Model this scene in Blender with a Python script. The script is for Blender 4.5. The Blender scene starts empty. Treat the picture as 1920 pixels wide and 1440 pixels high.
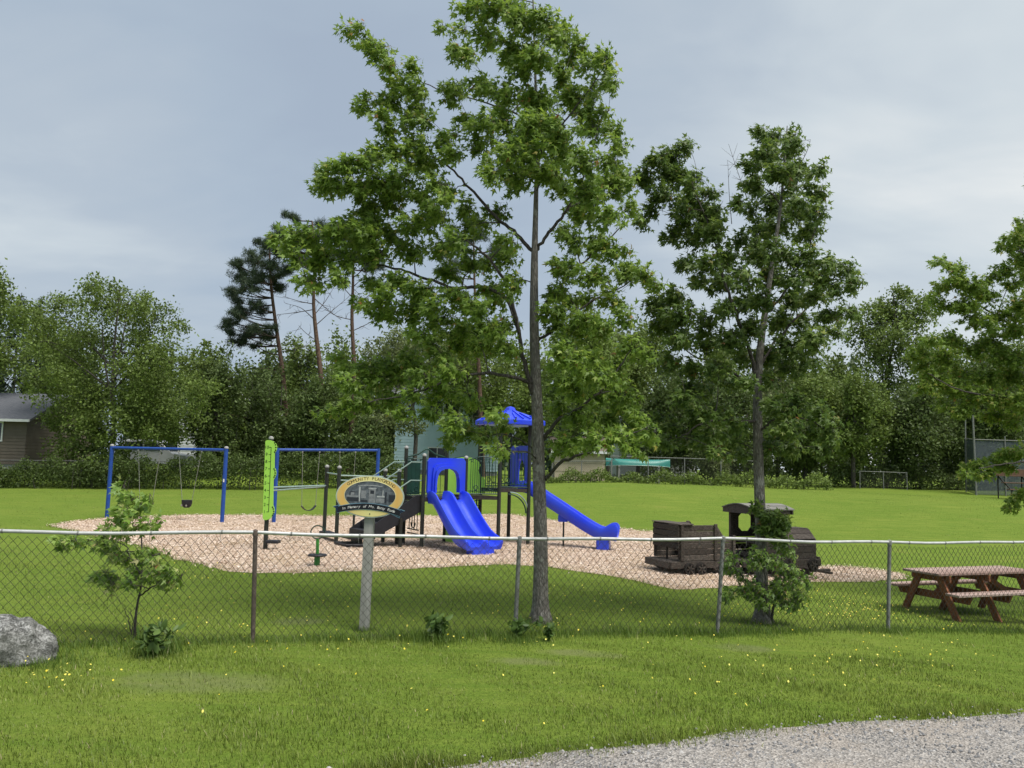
import bpy, bmesh, math, random
import numpy as np
from mathutils import Vector, Matrix

rng = np.random.default_rng(11)
random.seed(11)
S = bpy.context.scene
COL = S.collection

# ---------------------------------------------------------------- camera
F = 1500.0                      # focal length in pixels of the 1920 wide photograph
PITCH = math.radians(5.75)
ROLL = math.radians(1.4)
CAM = np.array([0.0, 0.0, 2.05])
cam_d = bpy.data.cameras.new('camera')
cam = bpy.data.objects.new('camera', cam_d)
COL.objects.link(cam)
RM = Matrix.Rotation(math.radians(90) + PITCH, 3, 'X') @ Matrix.Rotation(ROLL, 3, 'Z')
cam.matrix_world = Matrix.Translation(CAM) @ RM.to_4x4()
cam_d.sensor_width = 36
cam_d.lens = F / 1920 * 36
cam_d.clip_start = 0.1
cam_d.clip_end = 3000
S.camera = cam
RN = np.array(RM)

# ---------------------------------------------------------------- world, sun, exposure
SUN_AZ = math.radians(128)      # to the right of the view direction
SUN_EL = math.radians(64)
W = bpy.data.worlds.new('World')
S.world = W
W.use_nodes = True
nt = W.node_tree
nt.nodes.clear()
def N(t, typ, **kw):
    n = t.nodes.new(typ)
    for k, v in kw.items():
        if hasattr(n, k):
            setattr(n, k, v)
        else:
            n.inputs[k.replace('_', ' ')].default_value = v
    return n
def math_node(t, op, a, b=None, c=None, clamp=False):
    n = t.nodes.new('ShaderNodeMath'); n.operation = op; n.use_clamp = clamp
    for i, v in enumerate((a, b, c)):
        if v is None: continue
        if isinstance(v, (int, float)): n.inputs[i].default_value = v
        else: t.links.new(v, n.inputs[i])
    return n.outputs[0]
def mix_col(t, fac, a, b):
    n = t.nodes.new('ShaderNodeMix'); n.data_type = 'RGBA'
    for sock, v in ((n.inputs[0], fac), (n.inputs[6], a), (n.inputs[7], b)):
        if isinstance(v, (int, float)): sock.default_value = v
        elif isinstance(v, (tuple, list)): sock.default_value = (*v[:3], 1)
        else: t.links.new(v, sock)
    return n.outputs[2]
def ramp(t, fac, stops, interp='LINEAR'):
    n = t.nodes.new('ShaderNodeValToRGB'); r = n.color_ramp; r.interpolation = interp
    while len(r.elements) < len(stops): r.elements.new(0.5)
    for e, (p, c) in zip(r.elements, stops):
        e.position = p; e.color = (*c, 1) if len(c) == 3 else c
    if fac is not None: t.links.new(fac, n.inputs[0])
    return n.outputs[0]
sky = N(nt, 'ShaderNodeTexSky', sky_type='NISHITA')
sky.sun_disc = False
sky.sun_elevation = SUN_EL
sky.sun_rotation = SUN_AZ
sky.air_density = 1.0; sky.dust_density = 2.0; sky.ozone_density = 1.5
tc = N(nt, 'ShaderNodeTexCoord')
sep = N(nt, 'ShaderNodeSeparateXYZ'); nt.links.new(tc.outputs['Generated'], sep.inputs[0])
den = math_node(nt, 'MAXIMUM', math_node(nt, 'ADD', sep.outputs[2], 0.26), 0.05)
u = math_node(nt, 'DIVIDE', sep.outputs[0], den)
v = math_node(nt, 'DIVIDE', sep.outputs[1], den)
cmb = N(nt, 'ShaderNodeCombineXYZ')
nt.links.new(u, cmb.inputs[0]); nt.links.new(v, cmb.inputs[1])
n1 = N(nt, 'ShaderNodeTexNoise', Scale=0.62, Detail=5.0, Roughness=0.52, Distortion=0.5)
mp = N(nt, 'ShaderNodeMapping'); mp.inputs['Location'].default_value = (3.1, 0.6, 1.7)
mp.inputs['Rotation'].default_value = (0, 0, math.radians(24)); mp.inputs['Scale'].default_value = (1.0, 1.5, 1)
nt.links.new(cmb.outputs[0], mp.inputs[0]); nt.links.new(mp.outputs[0], n1.inputs['Vector'])
n2 = N(nt, 'ShaderNodeTexNoise', Scale=2.6, Detail=5.0, Roughness=0.55, Distortion=0.6)
nt.links.new(mp.outputs[0], n2.inputs['Vector'])
# veil of thin bright cloud low to the right, apart from the sun
GA, GE = math.radians(40), math.radians(20)
sd = Vector((math.sin(GA) * math.cos(GE), math.cos(GA) * math.cos(GE), math.sin(GE)))
dt = N(nt, 'ShaderNodeVectorMath', operation='DOT_PRODUCT'); dt.inputs[1].default_value = sd
nt.links.new(tc.outputs['Generated'], dt.inputs[0])
glow = math_node(nt, 'POWER', math_node(nt, 'MAXIMUM', dt.outputs['Value'], 0.0), 5.0)
cl = math_node(nt, 'ADD', math_node(nt, 'MULTIPLY', n1.outputs[0], 1.05), math_node(nt, 'MULTIPLY', n2.outputs[0], 0.20))
cl = math_node(nt, 'ADD', cl, math_node(nt, 'MULTIPLY', glow, 0.34))
ccol = ramp(nt, cl, [(0.48, (0.120, 0.144, 0.176)), (0.60, (0.130, 0.156, 0.186)), (0.72, (0.148, 0.171, 0.195)), (0.86, (0.196, 0.216, 0.228)), (1.02, (0.255, 0.263, 0.262))])
skyc = N(nt, 'ShaderNodeVectorMath', operation='SCALE'); skyc.inputs['Scale'].default_value = 0.035
nt.links.new(sky.outputs[0], skyc.inputs[0])
wc = mix_col(nt, 0.90, skyc.outputs[0], ccol)
bg = N(nt, 'ShaderNodeBackground', Strength=1.0)
nt.links.new(wc, bg.inputs[0])
wo = N(nt, 'ShaderNodeOutputWorld'); nt.links.new(bg.outputs[0], wo.inputs[0])

sun_d = bpy.data.lights.new('sun', 'SUN'); sun_d.energy = 1.5; sun_d.angle = math.radians(36); sun_d.color = (1.0, 0.95, 0.87)
sun = bpy.data.objects.new('sun', sun_d); COL.objects.link(sun)
sdir = Vector((math.sin(SUN_AZ) * math.cos(SUN_EL), math.cos(SUN_AZ) * math.cos(SUN_EL), math.sin(SUN_EL)))
sun.rotation_euler = sdir.to_track_quat('Z', 'Y').to_euler()
sun.location = sdir * 60
S.view_settings.view_transform = 'Standard'
S.view_settings.look = 'None'
S.view_settings.exposure = 1.76
S.view_settings.gamma = 1.0
S.view_settings.use_curve_mapping = False
S.render.engine = 'CYCLES'
S.cycles.max_bounces = 6; S.cycles.diffuse_bounces = 3; S.cycles.transmission_bounces = 4; S.cycles.glossy_bounces = 2
S.cycles.use_denoising = True
S.cycles.transparent_max_bounces = 4

# ---------------------------------------------------------------- terrain and picking
def sst(a, b, x):
    t = np.clip((x - a) / (b - a), 0, 1)
    return t * t * (3 - 2 * t)
HX = np.array([-60, -30, -24, -12, -4, 0, 6, 14, 26, 45, 80.])
HA = np.array([0.1, 0.1, 0.15, 0.40, 0.78, 1.00, 1.25, 1.12, 0.86, 0.7, 0.6])
def terrain(x, y):
    x = np.asarray(x, float); y = np.asarray(y, float)
    a = np.interp(x, HX, HA)
    z = sst(24, 41, y) * a + sst(41.5, 49, y) * (1.2 - a)
    z = z - (0.022 * np.clip(x, 0, 11) + 0.05 * np.clip(x - 4.5, 0, 6)) * (1 - sst(22, 36, y)) * sst(5, 9, y)
    z = z + 0.018 * np.sin(x * 0.9 + 1.3) * np.sin(y * 0.7) * sst(5, 9, y)
    return z
def tz(x, y): return float(terrain(x, y))
def ray(px, py):
    return RN @ np.array([(px - 960) / F, -(py - 720) / F, -1.0])
def P(px, py, d):
    r = ray(px, py); return Vector(CAM + r * (d / r[1]))
def G(px, py):
    r = ray(px, py); r = r / r[1]
    y = 2.0
    while y < 150:
        p = CAM + r * y
        if p[2] <= tz(p[0], p[1]):
            lo, hi = y - 0.25, y
            for _ in range(20):
                m = (lo + hi) / 2; p = CAM + r * m
                if p[2] <= tz(p[0], p[1]): hi = m
                else: lo = m
            p = CAM + r * hi
            return Vector((p[0], p[1], tz(p[0], p[1])))
        y += 0.25
    p = CAM + r * 150
    return Vector((p[0], p[1], tz(p[0], p[1])))
def gx(px, d):
    """ground point under pixel column px at distance d"""
    x = P(px, 880, d).x
    return Vector((x, d, tz(x, d)))

# ---------------------------------------------------------------- objects
WLOC = {}
def tag(o, label=None, cat=None, group=None, kind=None):
    if label: o['label'] = label
    if cat: o['category'] = cat
    if group: o['group'] = group
    if kind: o['kind'] = kind
    return o
def thing(name, label, cat, loc, group=None):
    o = bpy.data.objects.new(name, None); COL.objects.link(o)
    o.empty_display_size = 0.2
    o.location = loc; WLOC[o] = Vector(loc)
    return tag(o, label, cat, group)
def link(name, me, mat, parent, origin=None):
    o = bpy.data.objects.new(name, me); COL.objects.link(o)
    if mat is not None: me.materials.append(mat)
    w = Vector((0, 0, 0))
    if parent is not None:
        o.parent = parent; w = WLOC[parent]
    if origin is not None:
        o.location = Vector(origin) - w; w = Vector(origin)
    WLOC[o] = w.copy()
    return o
def np_mesh(name, V, Fs, mat, parent=None, tint=None, smooth=False, origin=None):
    """V (n,3) world coords, Fs list of int arrays (m,k)"""
    V = np.asarray(V, np.float32)
    w = Vector((0, 0, 0))
    if origin is not None: w = Vector(origin)
    elif parent is not None: w = WLOC[parent]
    V = V - np.array(w, np.float32)
    me = bpy.data.meshes.new(name)
    me.vertices.add(len(V)); me.vertices.foreach_set('co', V.ravel())
    loops = np.concatenate([f.ravel() for f in Fs]).astype(np.int32)
    tot = np.concatenate([np.full(len(f), f.shape[1]) for f in Fs]).astype(np.int32)
    st = np.concatenate([[0], np.cumsum(tot)[:-1]]).astype(np.int32)
    me.loops.add(len(loops)); me.loops.foreach_set('vertex_index', loops)
    me.polygons.add(len(tot)); me.polygons.foreach_set('loop_start', st); me.polygons.foreach_set('loop_total', tot)
    if smooth: me.polygons.foreach_set('use_smooth', np.ones(len(tot), bool))
    me.update(calc_edges=True)
    if tint is not None:
        a = me.attributes.new('tint', 'FLOAT', 'POINT'); a.data.foreach_set('value', np.asarray(tint, np.float32))
    ob_ = link(name, me, mat, parent, origin if origin is not None else None)
    if parent is not None and name in ('crown', 'branches', 'foliage', 'stems', 'stem', 'leaves', 'dead_twigs', 'wire_mesh'): ob_['kind'] = 'stuff'
    return ob_

class MB:
    def __init__(s, M=None):
        s.v = []; s.f = []; s.M = M
    def add(s, vs, fs):
        b = len(s.v)
        for p in vs:
            p = Vector(p); s.v.append(s.M @ p if s.M is not None else p)
        for f in fs: s.f.append([b + i for i in f])
        return s
    def box(s, lo, hi, bev=0.0):
        (x0, y0, z0), (x1, y1, z1) = lo, hi
        if bev <= 0:
            return s.add([(x0,y0,z0),(x1,y0,z0),(x1,y1,z0),(x0,y1,z0),(x0,y0,z1),(x1,y0,z1),(x1,y1,z1),(x0,y1,z1)],
                [(0,3,2,1),(4,5,6,7),(0,1,5,4),(1,2,6,5),(2,3,7,6),(3,0,4,7)])
        b = min(bev, (x1-x0)*.45, (y1-y0)*.45, (z1-z0)*.45)
        bm = bmesh.new(); bmesh.ops.create_cube(bm, size=1)
        for q in bm.verts:
            q.co = Vector(((x0+x1)/2 + q.co.x*(x1-x0), (y0+y1)/2 + q.co.y*(y1-y0), (z0+z1)/2 + q.co.z*(z1-z0)))
        bmesh.ops.bevel(bm, geom=bm.edges[:], offset=b, segments=1, affect='EDGES')
        bm.verts.index_update()
        s.add([q.co.copy() for q in bm.verts], [[q.index for q in f.verts] for f in bm.faces]); bm.free()
        return s
    def beam(s, a, b, w, h, up=(0, 0, 1)):
        """box of width w (sideways) and height h (along up) from a to b"""
        a = Vector(a); b = Vector(b); d = (b - a).normalized(); up = Vector(up)
        sd_ = d.cross(up)
        if sd_.length < 1e-4: sd_ = d.cross(Vector((1, 0, 0)))
        sd_.normalize(); u_ = sd_.cross(d).normalized()
        q = [a + sd_*x*w/2 + u_*z*h/2 for x, z in ((-1,-1),(1,-1),(1,1),(-1,1))] + [b + sd_*x*w/2 + u_*z*h/2 for x, z in ((-1,-1),(1,-1),(1,1),(-1,1))]
        return s.add(q, [(0,1,2,3),(7,6,5,4),(0,4,5,1),(1,5,6,2),(2,6,7,3),(3,7,4,0)])
    def tube(s, pts, r, n=8, cap=True):
        pts = [Vector(p) for p in pts]
        rr = r if isinstance(r, (list, tuple, np.ndarray)) else [r] * len(pts)
        ref = None; vs = []
        for i, p in enumerate(pts):
            t = (pts[min(i+1, len(pts)-1)] - pts[max(i-1, 0)])
            t = t.normalized() if t.length > 1e-9 else Vector((0, 0, 1))
            if ref is None: ref = Vector((1, 0, 0)) if abs(t.x) < .8 else Vector((0, 1, 0))
            e1 = (ref - t * ref.dot(t)).normalized(); e2 = t.cross(e1); ref = e1
            for k in range(n):
                a = 2*math.pi*k/n; vs.append(p + (e1*math.cos(a) + e2*math.sin(a)) * rr[i])
        fs = [(i*n+k, i*n+(k+1) % n, (i+1)*n+(k+1) % n, (i+1)*n+k) for i in range(len(pts)-1) for k in range(n)]
        if cap:
            fs.append(tuple(range(n-1, -1, -1))); fs.append(tuple((len(pts)-1)*n + k for k in range(n)))
        return s.add(vs, fs)
    def lathe(s, c, prof, n=12, axis=(0, 0, 1)):
        ax = Vector(axis).normalized(); e1 = ax.orthogonal().normalized(); e2 = ax.cross(e1); c = Vector(c)
        vs = []
        for r, h in prof:
            for k in range(n):
                a = 2*math.pi*k/n; vs.append(c + ax*h + (e1*math.cos(a)+e2*math.sin(a))*r)
        m = len(prof)
        fs = [(i*n+k, i*n+(k+1) % n, (i+1)*n+(k+1) % n, (i+1)*n+k) for i in range(m-1) for k in range(n)]
        fs.append(tuple(range(n-1, -1, -1))); fs.append(tuple((m-1)*n+k for k in range(n)))
        return s.add(vs, fs)
    def prism(s, pts, off):
        """closed planar outline pts extruded by vector off"""
        pts = [Vector(p) for p in pts]; off = Vector(off); n = len(pts)
        return s.add(pts + [p + off for p in pts], [tuple(range(n-1, -1, -1)), tuple(range(n, 2*n))] + [(i, (i+1) % n, n+(i+1) % n, n+i) for i in range(n)])
    def ribbon(s, A, B, off):
        """solid between two open outlines A and B of equal length, extruded by off"""
        A = [Vector(p) for p in A]; B = [Vector(p) for p in B]; off = Vector(off); n = len(A)
        vs = A + B + [p + off for p in A] + [p + off for p in B]
        fs = []
        for i in range(n-1):
            fs += [(i, i+1, n+i+1, n+i), (2*n+i+1, 2*n+i, 3*n+i, 3*n+i+1), (i+1, i, 2*n+i, 2*n+i+1), (n+i, n+i+1, 3*n+i+1, 3*n+i)]
        fs += [(0, n, 3*n, 2*n), (n-1, 3*n-1, 4*n-1, 2*n-1)]
        return s.add(vs, fs)
    def loft(s, rings, closed=True, cap=True):
        n = len(rings[0]); vs = [p for r in rings for p in r]; fs = []
        for i in range(len(rings)-1):
            for k in range(n if closed else n-1):
                fs.append((i*n+k, i*n+(k+1) % n, (i+1)*n+(k+1) % n, (i+1)*n+k))
        if cap:
            fs.append(tuple(range(n-1, -1, -1))); fs.append(tuple((len(rings)-1)*n+k for k in range(n)))
        return s.add(vs, fs)
    def build(s, name, mat, parent=None, smooth=False, origin=None, angle=40):
        w = Vector((0, 0, 0))
        if origin is not None: w = Vector(origin)
        elif parent is not None: w = WLOC[parent]
        me = bpy.data.meshes.new(name)
        me.from_pydata([p - w for p in s.v], [], s.f)
        bm = bmesh.new(); bm.from_mesh(me); bmesh.ops.recalc_face_normals(bm, faces=bm.faces[:]); bm.to_mesh(me); bm.free()
        if smooth:
            me.polygons.foreach_set('use_smooth', [True]*len(me.polygons))
            me.set_sharp_from_angle(angle=math.radians(angle))
        me.update()
        return link(name, me, mat, parent, origin)

# ---------------------------------------------------------------- materials
def new_mat(name):
    m = bpy.data.materials.new(name); m.use_nodes = True
    t = m.node_tree; t.nodes.clear()
    out = t.nodes.new('ShaderNodeOutputMaterial')
    return m, t, out
def obj_coord(t, scale=1.0):
    tc_ = t.nodes.new('ShaderNodeTexCoord'); mp_ = t.nodes.new('ShaderNodeMapping')
    sc = scale if isinstance(scale, (tuple, list)) else (scale,)*3
    mp_.inputs['Scale'].default_value = sc
    t.links.new(tc_.outputs['Object'], mp_.inputs[0]); return mp_.outputs[0]
def noise(t, vec, scale, detail=4, rough=.55, dist=0.0):
    n = t.nodes.new('ShaderNodeTexNoise'); n.inputs['Scale'].default_value = scale; n.inputs['Detail'].default_value = detail
    n.inputs['Roughness'].default_value = rough; n.inputs['Distortion'].default_value = dist
    if vec is not None: t.links.new(vec, n.inputs['Vector'])
    return n.outputs[0]
def bump(t, h, strength=.3, dist=.01):
    b = t.nodes.new('ShaderNodeBump'); b.inputs['Strength'].default_value = strength; b.inputs['Distance'].default_value = dist
    t.links.new(h, b.inputs['Height']); return b.outputs[0]
def mat(name, col, col2=None, scale=6.0, rough=.6, spec=.35, metal=0.0, bmp=0.0, bscale=None, stretch=None, detail=5, rv=.1, coat=0.0, bdist=.01):
    m, t, out = new_mat(name)
    b = t.nodes.new('ShaderNodeBsdfPrincipled'); t.links.new(b.outputs[0], out.inputs[0])
    vec = obj_coord(t, stretch or 1.0)
    n = noise(t, vec, scale, detail, .6)
    c2 = col2 or tuple(max(0, c*.78) for c in col)
    c = ramp(t, n, [(.32, c2), (.66, col)])
    t.links.new(c, b.inputs['Base Color'])
    r = math_node(t, 'ADD', math_node(t, 'MULTIPLY', n, -2*rv), rough + rv, clamp=True)
    t.links.new(r, b.inputs['Roughness'])
    b.inputs['Specular IOR Level'].default_value = spec; b.inputs['Metallic'].default_value = metal
    b.inputs['Coat Weight'].default_value = coat
    if bmp > 0:
        n3 = noise(t, vec, bscale or scale*4, 5, .6)
        t.links.new(bump(t, n3, bmp, bdist), b.inputs['Normal'])
    return m
def leaf_mat(name, stops, rough=.5, trans=.35, spec=.3):
    m, t, out = new_mat(name)
    a = t.nodes.new('ShaderNodeAttribute'); a.attribute_name = 'tint'
    c = ramp(t, a.outputs['Fac'], stops)
    b = t.nodes.new('ShaderNodeBsdfPrincipled'); b.inputs['Roughness'].default_value = rough; b.inputs['Specular IOR Level'].default_value = spec
    t.links.new(c, b.inputs['Base Color'])
    tr = t.nodes.new('ShaderNodeBsdfTranslucent')
    hs = t.nodes.new('ShaderNodeHueSaturation'); hs.inputs['Hue'].default_value = .485; hs.inputs['Value'].default_value = 1.25; t.links.new(c, hs.inputs['Color'])
    t.links.new(hs.outputs[0], tr.inputs[0])
    mx = t.nodes.new('ShaderNodeMixShader'); mx.inputs[0].default_value = trans
    t.links.new(b.outputs[0], mx.inputs[1]); t.links.new(tr.outputs[0], mx.inputs[2]); t.links.new(mx.outputs[0], out.inputs[0])
    return m

M = {}
M['maple_leaf'] = leaf_mat('maple_leaf', [(0, (0.091, 0.169, 0.026)), (.45, (0.168, 0.273, 0.038)), (.8, (0.246, 0.363, 0.061)), (.93, (0.376, 0.448, 0.122)), (.97, (0.362, 0.315, 0.066)), (1, (0.311, 0.133, 0.049))], .45, .46, .32)
M['dark_maple_leaf'] = leaf_mat('dark_maple_leaf', [(0, (0.058, 0.113, 0.022)), (.5, (0.108, 0.179, 0.030)), (.85, (0.174, 0.252, 0.050)), (.95, (0.269, 0.326, 0.100)), (1, (0.246, 0.116, 0.045))], .45, .42, .32)
M['sapling_leaf'] = leaf_mat('sapling_leaf', [(0, (0.081, 0.169, 0.024)), (.5, (0.149, 0.260, 0.036)), (.85, (0.257, 0.364, 0.072)), (.95, (0.405, 0.442, 0.156)), (1, (0.297, 0.156, 0.060))], .45, .35, .4)
M['weed_leaf'] = leaf_mat('weed_leaf', [(0, (.040, .082, .016)), (.6, (.072, .128, .026)), (1, (.13, .20, .05))], .5, .25)
for nm, k in (('mid', (.132, .190, .042)), ('yellow', (.170, .215, .044)), ('dark', (.088, .130, .036)), ('grey', (.150, .188, .070)), ('fresh', (.155, .222, .052))):
    k = np.array(k)
    M['leaf_' + nm] = leaf_mat('leaf_' + nm, [(0, tuple(k*.55)), (.5, tuple(k)), (.85, tuple(k*1.45)), (1, tuple(k*1.9))], .55, .3, .25)
M['pine'] = leaf_mat('pine_needles', [(0, (0.035, 0.061, 0.034)), (.6, (0.069, 0.100, 0.054)), (1, (0.125, 0.153, 0.084))], .6, .12, .2)
M['needle_dead'] = mat('dead_twigs', (.10, .075, .06), (.06, .045, .04), 8, .85, .1)

def bark(name, c1, c2, c3, sc=(14, 14, 4), moss=None):
    m, t, out = new_mat(name)
    b = t.nodes.new('ShaderNodeBsdfPrincipled'); t.links.new(b.outputs[0], out.inputs[0])
    vec = obj_coord(t, sc)
    n = noise(t, vec, 2.2, 6, .65, .6)
    vo = t.nodes.new('ShaderNodeTexVoronoi'); vo.inputs['Scale'].default_value = 2.4; vo.feature = 'DISTANCE_TO_EDGE'; t.links.new(vec, vo.inputs['Vector'])
    c = ramp(t, n, [(.3, c1), (.52, c2), (.72, c3)])
    cr = ramp(t, vo.outputs['Distance'], [(0, (.35, .35, .35)), (.16, (1, 1, 1))])
    mm = t.nodes.new('ShaderNodeMix'); mm.data_type = 'RGBA'; mm.blend_type = 'MULTIPLY'; mm.inputs[0].default_value = .5
    t.links.new(c, mm.inputs[6]); t.links.new(cr, mm.inputs[7])
    fin = mm.outputs[2]
    pn = noise(t, obj_coord(t, 5), 1.6, 4, .6)
    pf = ramp(t, pn, [(.56, (0, 0, 0)), (.66, (1, 1, 1))])
    fin = mix_col(t, math_node(t, 'MULTIPLY', pf, .55), fin, moss or c3)
    t.links.new(fin, b.inputs['Base Color']); b.inputs['Roughness'].default_value = .9; b.inputs['Specular IOR Level'].default_value = .15
    h = math_node(t, 'ADD', math_node(t, 'MULTIPLY', vo.outputs['Distance'], 1.5), n)
    t.links.new(bump(t, h, .9, .02), b.inputs['Normal'])
    return m
M['bark'] = bark('maple_bark', (.10, .09, .08), (.225, .208, .185), (.38, .36, .325), moss=(.40, .41, .36))
M['bark_dark'] = bark('limb_bark', (.045, .040, .035), (.095, .086, .076), (.16, .148, .135))
M['bark_pine'] = bark('pine_bark', (.055, .038, .030), (.13, .085, .062), (.21, .145, .11), (6, 6, 2))

def grass_ground(name):
    m, t, out = new_mat(name)
    b = t.nodes.new('ShaderNodeBsdfPrincipled'); t.links.new(b.outputs[0], out.inputs[0])
    vec = obj_coord(t)
    big = noise(t, vec, .35, 4, .55); med = noise(t, vec, 2.6, 5, .6); fine = noise(t, obj_coord(t, (34, 20, 20)), 1.0, 6, .72)
    c = ramp(t, fine, [(.30, (.046, .078, .012)), (.5, (.124, .184, .026)), (.70, (.212, .274, .052))])
    c = mix_col(t, ramp(t, med, [(.42, (0, 0, 0)), (.68, (.55, .55, .55))]), c, (.152, .206, .034))
    c = mix_col(t, ramp(t, big, [(.45, (0, 0, 0)), (.70, (.8, .8, .8))]), c, (.172, .218, .038))
    streak = noise(t, obj_coord(t, (.55, 5.5, 1)), 1.0, 4, .6)
    c = mix_col(t, ramp(t, streak, [(.40, (0, 0, 0)), (.62, (.6, .6, .6))]), c, (.095, .160, .020))
    dry = noise(t, vec, .9, 3, .5)
    c = mix_col(t, ramp(t, dry, [(.66, (0, 0, 0)), (.76, (.5, .5, .5))]), c, (.19, .20, .05))
    tc_ = t.nodes.new('ShaderNodeTexCoord'); sp = t.nodes.new('ShaderNodeSeparateXYZ'); t.links.new(tc_.outputs['Object'], sp.inputs[0])
    wob = noise(t, vec, 3.0, 4, .6)
    for cx, cy, rx, ry in BARE:      # worn earth patches
        dx = math_node(t, 'DIVIDE', math_node(t, 'SUBTRACT', sp.outputs[0], cx), rx); dy = math_node(t, 'DIVIDE', math_node(t, 'SUBTRACT', sp.outputs[1], cy), ry)
        q = math_node(t, 'ADD', math_node(t, 'MULTIPLY', dx, dx), math_node(t, 'MULTIPLY', dy, dy))
        q = math_node(t, 'ADD', q, math_node(t, 'MULTIPLY', math_node(t, 'SUBTRACT', wob, .5), 2.0))
        c = mix_col(t, ramp(t, q, [(.1, (.42, .42, .42)), (1.2, (0, 0, 0))]), c, (.165, .160, .095))
    t.links.new(c, b.inputs['Base Color']); b.inputs['Roughness'].default_value = .95; b.inputs['Specular IOR Level'].default_value = .08
    t.links.new(bump(t, math_node(t, 'ADD', fine, math_node(t, 'MULTIPLY', med, .6)), .7, .04), b.inputs['Normal'])
    return m
BARE = []
for px, py, rx, ry in ((370,1278,1.0,.42),(1090,1225,.6,.2),(985,1240,.45,.18),(1395,1215,.5,.25),(700,1195,.3,.2),(560,1165,.4,.3)):
    c_ = G(px, py); BARE.append((c_.x, c_.y, rx, ry))
M['lawn'] = grass_ground('lawn_grass')
M['blade'] = leaf_mat('grass_blade', [(0, (0.081, 0.126, 0.018)), (.4, (0.153, 0.207, 0.034)), (.75, (0.238, 0.284, 0.061)), (.94, (0.335, 0.347, 0.133)), (1, (0.406, 0.324, 0.223))], .5, .25, .3)
M['tall_blade'] = leaf_mat('tall_grass_blade', [(0, (0.059, 0.110, 0.017)), (.6, (0.113, 0.184, 0.031)), (.92, (0.173, 0.239, 0.064)), (1, (0.255, 0.239, 0.127))], .55, .25, .25)
def chips_mat():
    m, t, out = new_mat('wood_chips')
    b = t.nodes.new('ShaderNodeBsdfPrincipled'); t.links.new(b.outputs[0], out.inputs[0])
    vec = obj_coord(t)
    vo = t.nodes.new('ShaderNodeTexVoronoi'); vo.inputs['Scale'].default_value = 38; t.links.new(vec, vo.inputs['Vector'])
    c = ramp(t, vo.outputs['Color'], [(0, (.20, .135, .085)), (.3, (.42, .30, .215)), (.6, (.59, .465, .365)), (.85, (.70, .59, .50)), (1, (.78, .70, .62))])
    n = noise(t, vec, .8, 4, .6)
    c = mix_col(t, ramp(t, n, [(.42, (0, 0, 0)), (.66, (.75, .75, .75))]), c, (.43, .32, .205))
    t.links.new(c, b.inputs['Base Color']); b.inputs['Roughness'].default_value = .9; b.inputs['Specular IOR Level'].default_value = .1
    t.links.new(bump(t, vo.outputs['Distance'], .8, .03), b.inputs['Normal'])
    return m
M['chips'] = chips_mat()
M['chip_bits'] = leaf_mat('chip_bits', [(0, (.15, .10, .065)), (.25, (.38, .27, .195)), (.6, (.60, .475, .38)), (.85, (.71, .605, .52)), (1, (.80, .73, .65))], .85, 0.0, .1)
def gravel_mat():
    m, t, out = new_mat('road_gravel')
    b = t.nodes.new('ShaderNodeBsdfPrincipled'); t.links.new(b.outputs[0], out.inputs[0])
    vec = obj_coord(t)
    vo = t.nodes.new('ShaderNodeTexVoronoi'); vo.inputs['Scale'].default_value = 55; t.links.new(vec, vo.inputs['Vector'])
    c = ramp(t, vo.outputs['Color'], [(0, (.11, .105, .10)), (.4, (.25, .235, .22)), (.75, (.38, .355, .33)), (1, (.50, .475, .44))])
    n = noise(t, vec, 1.1, 4, .6)
    c = mix_col(t, ramp(t, n, [(.48, (0, 0, 0)), (.66, (.55, .55, .55))]), c, (.37, .32, .27))
    t.links.new(c, b.inputs['Base Color']); b.inputs['Roughness'].default_value = .92; b.inputs['Specular IOR Level'].default_value = .15
    t.links.new(bump(t, vo.outputs['Distance'], .8, .02), b.inputs['Normal'])
    return m
M['gravel'] = gravel_mat()
M['stones'] = leaf_mat('gravel_stones', [(0, (0.074, 0.077, 0.084)), (.4, (0.184, 0.185, 0.189)), (.75, (0.313, 0.307, 0.301)), (1, (0.460, 0.446, 0.428))], .85, 0.0, .2)
M['flower'] = leaf_mat('buttercup', [(0, (.75, .60, .03)), (1, (.85, .78, .18))], .5, .2)
M['galv'] = mat('galvanised_pipe', (.55, .56, .55), (.40, .41, .41), 9, .5, .5, .35, .15, 60)
M['galv_post'] = mat('weathered_post', (.24, .25, .235), (.15, .15, .14), 14, .7, .3, .2, .4, 50)
M['rust_post'] = mat('rusty_post', (.17, .135, .115), (.09, .07, .06), 14, .8, .2, .1, .4, 50)
M['wire'] = mat('fence_wire', (.080, .076, .070), (.045, .042, .038), 5, .6, .3, .45)
M['blue_pl'] = mat('blue_plastic', (.014, .044, .74), (.036, .078, .60), 1.3, .32, .5, 0, .05, 90, rv=.06)
M['blue_paint'] = mat('blue_paint', (.016, .070, .33), (.012, .052, .25), 7, .45, .4, 0, .08, 60)
M['black_pl'] = mat('black_plastic', (.022, .022, .028), (.014, .014, .018), 6, .5, .35, 0, .15, 80)
M['post_green'] = mat('dark_green_post', (.022, .034, .028), (.028, .024, .020), 3, .5, .35, 0, .05, 60)
M['rail_green'] = mat('dark_green_railing', (.012, .052, .036), (.008, .034, .025), 5, .45, .4)
M['deck'] = mat('brown_deck', (.05, .042, .036), (.03, .026, .022), 12, .7, .3)
M['pale_rail'] = mat('pale_green_bar', (.30, .40, .36), (.22, .31, .28), 6, .45, .4, .2)
M['lime'] = mat('lime_panel', (.36, .70, .10), (.32, .62, .085), 2, .5, .3, rv=.05)
M['cap'] = mat('grey_cap', (.36, .36, .35), (.26, .26, .25), 12, .55, .35)
M['chain'] = mat('swing_chain', (.33, .34, .31), (.20, .20, .18), 30, .5, .5, .5)
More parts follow.
